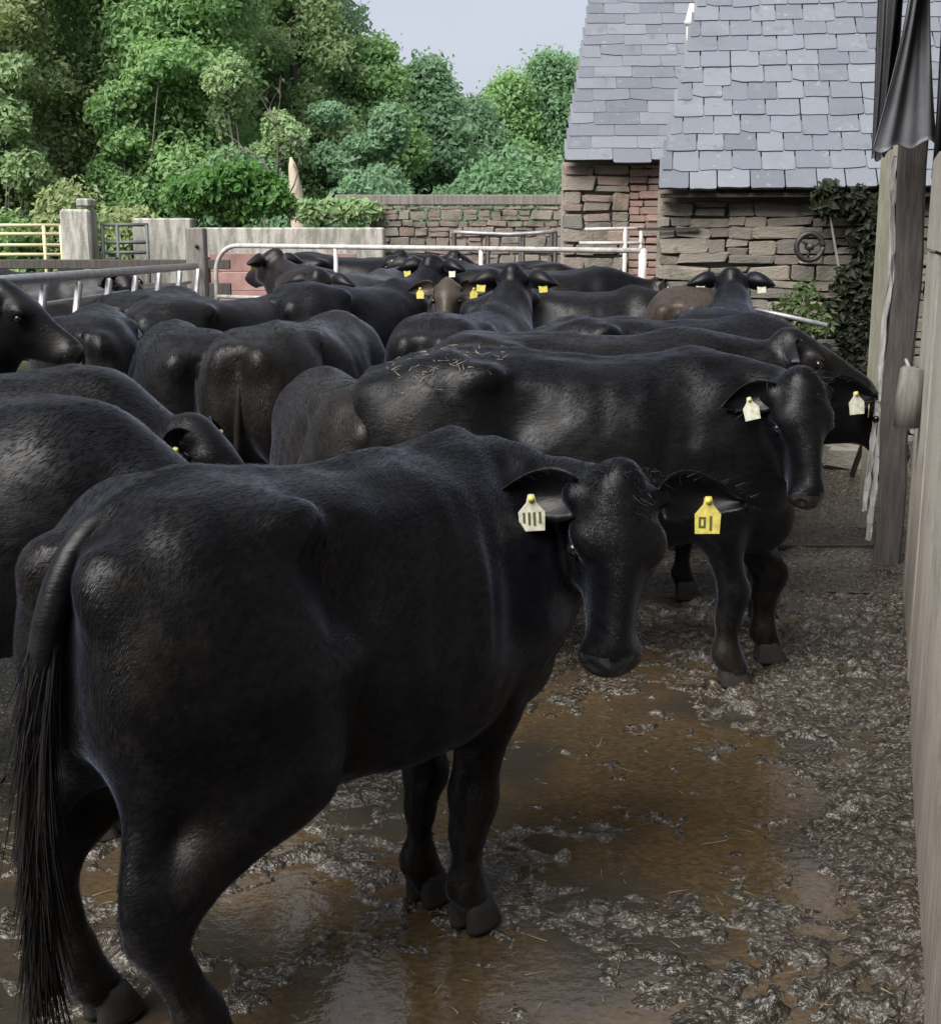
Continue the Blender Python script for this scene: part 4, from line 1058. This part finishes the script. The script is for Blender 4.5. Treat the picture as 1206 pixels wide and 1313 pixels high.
def bush(name, label, x, y, z, puffs, mat, nleaf, leaf, seed, cat='bush', group=None, stem=True, base=(0, 0, 0)):
    rs = np.random.default_rng(seed); root = empty(name, (x, y, z), 0, label=label, cat=cat, group=group)
    C, D = crown_points(nleaf, puffs, rs, .25); V, Q = leaves(C, D * .5 + np.array([-.15, -.3, .4]), leaf, rs)
    link('foliage', np_mesh('foliage', V, Q, (mat,), False), root)
    if stem:
        bm = bmesh.new()
        for p in puffs: add_tube(bm, [base, np.array(base) * .4 + np.array(p[:3]) * .6 + [0, 0, .03], p[:3]], [.022, .016, .006], 6)
        link('stems', bm_mesh('stems', bm, M_BARK, True), root)
    return root

TREES = [  # x, y, height, crown, leaf, leaf count, label
 (-8.9, 21.5, 8.5, 1.9, L_MID, 26000, 'tall mid green tree at the far left edge'),
 (-7.1, 20.5, 7.6, 1.2, L_RUST, 15000, 'yellowing rusty leaved tree left of the big green ash'),
 (-6.2, 23.0, 9.0, 1.75, L_PALE, 30000, 'big pale green ash tree above the concrete gate pillar'),
 (-4.4, 21.5, 7.6, 1.35, L_MID, 28000, 'full green tree rising above the ivy on the rendered wall'),
 (-5.0, 27.0, 10.5, 2.1, L_DARK, 22000, 'tall dark tree standing behind the green ash trees'),
 (-3.05, 24.5, 6.9, 1.0, L_PALE, 22000, 'pale feathery tree above the bare broken trunk'),
 (-1.9, 25.5, 4.75, 1.0, L_MID, 19000, 'rounded green tree at the left of the open sky'),
 (-3.9, 30.0, 8.6, 1.4, L_BLUE, 16000, 'tall bluish tree behind the pale feathery tree'),
 (-.85, 28.0, 4.35, .95, L_BLUE, 15000, 'bluish green tree sloping down to the sky notch'),
 (.05, 33.0, 4.0, 1.1, L_BLUE, 12000, 'bluish round tree below the lowest notch of sky'),
 (1.0, 36.0, 5.0, 1.2, L_MID, 14000, 'bushy tree between the sky notch and the barn'),
 (2.2, 37.0, 5.6, 1.35, L_DARK, 15000, 'dark wooded tree near the barn roof verge'),
 (3.6, 38.0, 5.9, 1.4, L_MID, 12000, 'green tree touching the barn roof verge'),
 (-11.5, 24, 9.0, 2.4, L_DARK, 9000, 'dark tree beyond the left edge gate')]
for i, (x, y, h, c, m_, n, lb) in enumerate(TREES): tree('tree', lb, x, y, h, c, m_, n * 2, .050 if y < 26 else .066, 40 + i, zc=.10)
# undergrowth below the crowns
UND = [(-8.3, 19.2, 2.1, 1.1, L_PALE, 'pale shrub behind the yellow gate'), (-6.6, 18.6, 1.5, .9, L_MID, 'low green shrub left of the pillar'), (-5.3, 19.0, 2.0, .9, L_RUST, 'brownish shrub behind the dark gate'),
       (-1.3, 20.5, 2.1, 1.0, L_BLUE, 'low bluish shrub right of the broken trunk'), (.2, 23.0, 2.2, 1.2, L_DARK, 'dark low shrub behind the timber beam'), (1.9, 24.5, 2.4, 1.2, L_BLUE, 'low shrub beside the barn gable'), (3.6, 27, 2.6, 1.3, L_DARK, 'dark shrub behind the barn gable'), (-3.4, 20.2, 2.4, .9, L_DARK, 'dark shrub behind the ivy')]
for i, (x, y, h, c, m_, lb) in enumerate(UND):
    bush('shrub', lb, x, y, gz(y), [(random.uniform(-c, c) * .7, random.uniform(-.4, .4), h * (.3 + .6 * random.random()), c * .55, c * .5, c * .5) for _ in range(9)], m_, 13000, .055, 80 + i, group='shrubs under the trees')
tag(link('woodland', (lambda: (lambda rs: (lambda CD: np_mesh('woodland', *leaves(CD[0], CD[1], .42, rs), (L_DARK,), False))(crown_points(26000, [(x, 46 + 3 * math.sin(x), gz(29) + z, 3.2, 2.0, 2.2) for x in np.arange(-24, 14, 3.1) for z in ((.8, 3.0, 5.2, 7.2) if x < -5.5 else (.8, 2.2))], rs)))(np.random.default_rng(9)))()), kind='stuff')
for i, (x, y, h, c, m_, lb) in enumerate([(-7.0, 19.5, 4.3, .9, L_PALE, 'tall feathery elder filling the gap beside the rusty tree'), (-5.2, 20.3, 4.2, .8, L_MID, 'tall leafy elder above the dark gate'), (-3.3, 20.4, 3.9, .75, L_PALE, 'tall pale elder behind the bare branched tree'), (-1.75, 21.5, 3.3, .8, L_BLUE, 'tall bluish elder right of the broken trunk'), (-8.6, 19.8, 4.0, .9, L_RUST, 'tall yellowish elder at the left edge')]):
    bush('elder', lb, x, y, gz(y), [(random.uniform(-c, c) * .8, random.uniform(-.3, .3), h * (.12 + .85 * (k + .5) / 16), c * random.uniform(.28, .5), c * .4, c * random.uniform(.25, .45)) for k in range(16)], m_, 20000, .048, 120 + i, group='shrubs under the trees')
# ivy over the rendered wall
bush('ivy', 'bright green ivy spilling over the rendered wall top', -3.05, 16.75, 2.05, [(x, random.uniform(-.15, .25), .10 + .42 * math.sin((x + .62) / 1.2 * math.pi) ** .6 * random.uniform(.2, 1), .30, .26, .20) for x in np.linspace(-.56, .50, 14)], L_IVY, 13000, .050, 91, 'ivy')
bush('grass_tuft', 'pale grassy tuft on the wall between ivy and rubble', -1.75, 16.75, 2.02, [(x, .1, .1, .2, .15, .13) for x in np.linspace(-.4, .4, 5)], L_PALE, 1500, .06, 92, 'plant')
bush('leafy_weed', 'leafy green weed growing against the barn wall', 2.55, 10.1, .95, [(-.10, 0, .30, .13, .1, .12), (.05, 0, .38, .12, .1, .14), (.13, -.03, .20, .14, .1, .12), (-.02, -.04, .12, .16, .1, .12), (-.16, 0, .12, .1, .1, .1)], L_WEED, 800, .030, 93, 'weed', base=(0, .1, -.85))
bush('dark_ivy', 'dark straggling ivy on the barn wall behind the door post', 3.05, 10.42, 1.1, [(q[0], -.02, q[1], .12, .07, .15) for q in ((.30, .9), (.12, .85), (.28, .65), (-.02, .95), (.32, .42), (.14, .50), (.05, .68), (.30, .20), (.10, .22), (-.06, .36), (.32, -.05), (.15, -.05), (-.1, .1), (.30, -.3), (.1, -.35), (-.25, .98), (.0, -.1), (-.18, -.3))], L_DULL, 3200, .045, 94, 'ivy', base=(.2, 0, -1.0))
# bare tree and broken trunk
sn = empty('broken_trunk', (-2.5, 19, gz(19)), 0, label='pale broken tree trunk standing above the rendered wall', cat='tree trunk')
bm = bmesh.new(); add_tube(bm, [(0.05, 0, 0), (.03, 0, 1.4), (-.0, 0, 1.95), (-.04, .02, 2.28), (-.06, .02, 2.42)], [.13, .11, .095, .06, .015], 10); link('trunk', bm_mesh('trunk', bm, M_SNAG, True), sn)
bt = empty('bare_tree', (-2.72, 18.8, gz(19)), 0, label='thin bare branched tree beside the broken trunk', cat='tree')
bm = bmesh.new(); rs = np.random.default_rng(77)
def branch(p, d, l, r, lv):
    p = np.array(p, float); pts = [p]; dd = nrm(d)
    for i in range(4): dd = nrm(dd + rs.normal(size=3) * .16 + np.array([0, 0, .03])); pts.append(pts[-1] + dd * l / 4)
    add_tube(bm, pts, [r, r * .85, r * .7, r * .55, r * .35], 5)
    if lv:
        for k in range(3 + (lv == 1)):
            q = pts[rs.integers(2, 5)]; branch(q, dd + rs.normal(size=3) * .7, l * rs.uniform(.45, .7), r * .5, lv - 1)
branch((0, 0, 0), (.0, 0, 1), 2.2, .035, 0); branch((0, 0, 1.9), (-.25, -.1, 1), .9, .020, 3); branch((.02, 0, 1.7), (.7, -.1, .7), .8, .018, 3); branch((0, 0, 2.1), (.1, 0, 1), 1.0, .018, 2)
link('trunk', bm_mesh('trunk', bm, M_BARK, True), bt)
tk = empty('pale_stem_tree', (-7.35, 19.3, gz(19)), 0, label='slim pale bare stem in front of the rusty tree', cat='tree')
bm = bmesh.new(); add_tube(bm, [(0, 0, 0), (.05, 0, 2), (-.03, 0, 4), (.1, 0, 6.4)], [.06, .05, .04, .01], 7)
for k in range(10):
    z = 1.8 + k * .4; a = k * 2.2; add_tube(bm, [(0, 0, z), (.4 * math.cos(a), .3 * math.sin(a), z + .5)], [.02, .005], 5)
link('trunk', bm_mesh('trunk', bm, M_BARK, True), tk)

rs = np.random.default_rng(61); roots = []; dirs = []
for _ in range(900):
    x, y = rs.uniform(-1.5, 2.3), rs.uniform(1.8, 6.3); roots.append((x, y, -.002)); dirs.append((rs.normal(), rs.normal(), rs.uniform(0, .18)))
zz = yard_height(np.array([r[0] for r in roots]), np.array([r[1] for r in roots]))
roots = [(r[0], r[1], max(z, -.006) + .003) for r, z in zip(roots, zz)]
V, Q = strands(roots, dirs, .06, .0012, .12, 3, rs)
tag(link('straw_litter', np_mesh('straw_litter', V, Q, (mat_simple('trodden_straw', (.09, .07, .042), (.22, .18, .11), 20, .7, .001),), False)), kind='stuff')
# ------------------------------------------------------------------ the herd
def w2l(p, loc, hd, sc=1.0):
    dx, dy = p[0] - loc[0], p[1] - loc[1]; a = R(hd)
    return ((dx * math.cos(a) + dy * math.sin(a)) / sc, (-dx * math.sin(a) + dy * math.cos(a)) / sc, (p[2] if len(p) > 2 else 0) / sc)
def v2l(v, hd):
    a = R(hd); return (v[0] * math.cos(a) + v[1] * math.sin(a), -v[0] * math.sin(a) + v[1] * math.cos(a), v[2])

# nearest cow, looking back at the camera
HL, HH = (-.30, 2.975), 50
HSC = .965; pl_ = w2l((.370, 3.08, 1.222), HL, HH, HSC)
P = dict(sx=.94, poll=pl_, F=v2l((-.02, -.10, -.52), HH), U=v2l((.06, -1, .22), HH), seed=1, rump=.01, nk=.76, hs=.95,
         legs=dict(fr=(.31, -.13), fl=(.335, .06), hr=(-.57, -.15), hl=(-.59, .28)), hock=dict(hr=-.73, hl=-.71), folds=(.55, -.12, 1.14, 40, -50, 10))
ht = tail_pair([(-.52, 0, 1.30), (-.785, .01, 1.39), (-.855, .02, 1.12), (-.86, .035, .82), (-.86, .06, .42)], .038, .32, .36, 4, 1500)
make_cow((*HL, 0), HH, P, 'nearest black cow standing side on with its head turned back to the camera', h=.0115, tags=('V', 'N'), tail=ht, ear_lift=(-.05, .05), ear_scale=1.10, hair=170000, scale=HSC)
# second cow, side on, head lowered towards the camera
C2, H2 = (.45, 5.14), 3
P = dict(sx=1.06, poll=w2l((1.265, 4.87, 1.27), C2, H2), F=v2l((.04, -.16, -.50), H2), U=v2l((.1, -1, .3), H2), seed=2, ribs=True, nk=.78, hs=.90,
         legs=dict(fr=(.59, -.14), fl=(.82, .15), hr=(-.58, -.17), hl=(-.65, .17)))
make_cow((*C2, 0), H2, P, 'second cow side on behind the nearest one with straw on its rump', h=.014, tags=('W', 'W'), ear_lift=(-.08, -.1), hair=110000)

HERD = [
 # x, y, heading, pose, label, scale, colour, tags, options
 (-1.88, 4.75, -3, pose(1.18, .40, -8, 48, seed=3), 'black cow at left with its head lowered right and a tagged ear', .975, None, ('Y', 'W'), {}),
 (-1.68, 3.86, -2, pose(.80, .62, -6, 62, seed=4), 'black cow at the left edge beside the nearest cow with head down', .975, None, ('Y', 'Y'), {}),
 (-3.22, 6.25, -4, pose(1.58, .50, 0, 36, seed=5), 'black cow entering from the left edge, only its head and neck showing', 1.0, None, (None, None), {}),
 (-1.66, 7.45, 108, pose(1.0, .6, 10, 55, seed=6), 'cow with its round rump to the camera left of the muddy rump', .95, (.004,.004,.0045), ('Y', 'Y'), {}),
 (-.90, 7.08, 74, pose(1.05, .6, -10, 55, seed=7), 'cow with a brown muddy rump facing the camera', 1.0, (.006, .0048, .0038), ('Y', 'Y'), {}),
 (-.55, 5.62, 109, pose(.72, .55, 14, 62, seed=8), 'smaller brownish heifer squeezed between the muddy rump and the nearest cow', .88, (.0085, .0066, .0050), ('Y', 'Y'), {}),
 (-1.66, 9.1, 50, pose(1.52, .42, 14, 22, seed=9), 'cow seen from behind with raised head and a white tag near the gate post', 1.0, None, ('W', 'W'), dict(tagback=True)),
 (-.85, 9.85, 52, pose(1.55, .42, 10, 20, seed=10), 'cow walking away to the right with neck raised under the gate rail', 1.02, None, ('W', 'Y'), dict(tagback=True)),
 (0.0, 7.85, 72, pose(1.60, .40, 0, 20, seed=11), 'cow seen from behind with raised head and two yellow tags mid herd', 1.0, None, ('Y', 'Y'), dict(tagback=True)),
 (1.15, 7.28, -4, pose(1.0, .55, -10, 55, seed=12), 'side on cow whose long back shows behind the second cow', 1.0, None, ('Y', 'Y'), {}),
 (.57, 6.14, 0, pose(1.36, .42, -6, 28, seed=13, legs=dict(fr=(.80, -.17), fl=(.5, .17))), 'cow behind the second cow with its head by the door post facing right', 1.0, None, (None, 'W'), {}),
 (1.66, 8.5, 75, pose(1.57, .30, 4, 20, seed=14), 'cow with its head raised high in front of the barn wall, seen from behind', 1.0, None, ('W', 'W'), dict(tagback=True)),
 (.80, 9.62, 0, pose(1.15, .34, -10, 45, seed=15), 'side on cow below the right end of the white gate', 1.0, None, ('W', 'W'), {}),
 (.58, 10.95, 8, pose(1.3, .5, -12, 40, seed=16), 'side on cow close behind the gate end near the barn corner', 1.04, None, ('W', 'W'), {}),
 (-.88, 11.2, 78, pose(1.5, .42, -25, 25, seed=17), 'grey looking cow standing under the middle of the white gate', 1.0, (.018, .018, .02), ('W', 'W'), {}),
 (-1.42, 11.35, 100, pose(1.5, .42, 35, 25, seed=18), 'dark brown cow in front of the red boarded screen', 1.02, (.0095, .0062, .0058), ('Y', 'Y'), {}),
 (-2.48, 10.3, 82, pose(1.1, .55, 0, 50, seed=19), 'cow pressed up close to the far end of the feed barrier', .96, None, ('Y', 'Y'), {}),
 (-2.34, 8.05, 101, pose(1.2, .55, 30, 50, seed=20), 'cow with its head pushed towards the feed barrier bars', 1.0, None, ('W', 'Y'), {}),
 (-.12, 10.75, -94, pose(1.45, .36, 0, 48, seed=21), 'tan faced young cow with yellow tags looking towards the camera', .95, (.046, .036, .026), ('Y', 'Y'), {}),
 (1.78, 9.86, 66, pose(1.42, .26, 20, 30, 70, seed=22), 'dun brown cow standing against the barn wall', 1.0, (.040, .030, .023), ('Y', 'Y'), {}),
 (.25, 12.75, 170, pose(1.45, .45, 0, 35, seed=23), 'dark cow behind the gate beside the hay feeder', 1.0, None, ('Y', 'W'), {}),
 (-1.15, 13.7, 6, pose(1.40, .5, 0, 40, seed=24), 'dark cow behind the gate at the foot of the rubble wall', 1.0, None, ('W', 'W'), {}),
 (-3.9, 11.6, -20, pose(1.35, .45, 0, 40, seed=25), 'cow feeding on the far side of the barrier', 1.0, None, ('Y', 'Y'), {}),
]
for (x, y, hd, P, lb, sc, colr, tg, op) in HERD:
    rv = np.random.default_rng(P['seed'] + 60); P.setdefault('w', rv.uniform(.90, 1.07)); P.setdefault('rump', rv.uniform(-.025, .03)); P['sx'] = rv.uniform(.95, 1.05) if y > 5 else 1.0
    make_cow((x, y, gz(y)), hd, P, lb, sc, .022 if y < 8 else .026, colr or tuple(np.array([(.0014, .0014, .0020), (.0034, .0028, .0026), (.0012, .0013, .0022), (.0024, .0022, .0024)][P['seed'] % 4])), tg, tagback=op.get('tagback', False), hair=55000 if y < 5 else (34000 if y < 8 else (20000 if y < 10.4 else 0)))

# straw and dried muck on the second cow's rump
rs = np.random.default_rng(31); roots = []; dirs = []
root2 = COWS[1]; body2 = [c for c in root2.children if c.name.startswith('body')][0]; Vb = np.zeros(len(body2.data.vertices) * 3, np.float32); body2.data.vertices.foreach_get('co', Vb); Vb = Vb.reshape(-1, 3)
Nb = np.zeros(len(Vb) * 3, np.float32); body2.data.vertices.foreach_get('normal', Nb); Nb = Nb.reshape(-1, 3)
k = np.where((Vb[:, 0] < -.32) & (Vb[:, 0] > -.78) & (Vb[:, 2] > 1.22) & (Nb[:, 2] > .15) & (Vb[:, 1] < .12))[0]
for i in rs.choice(k, 150):
    n = Nb[i]; t = np.cross(n, rs.normal(size=3)); roots.append(Vb[i] + n * .004); dirs.append(nrm(t) + n * .10)
V, Q = strands(roots, dirs, .034, .0016, .06, 3, rs)
M_STRAW = mat_simple('straw', (.10, .09, .07), (.20, .18, .15), 30, .8, .001)
a = R(H2); Rm = np.array([[math.cos(a), -math.sin(a), 0], [math.sin(a), math.cos(a), 0], [0, 0, 1]])
V = np.array(V) @ Rm.T + np.array([*C2, 0])
tag(link('straw', np_mesh('straw', V, Q, (M_STRAW,), False)), 'wisps of straw stuck on the second cow\'s rump', 'straw', kind='stuff')
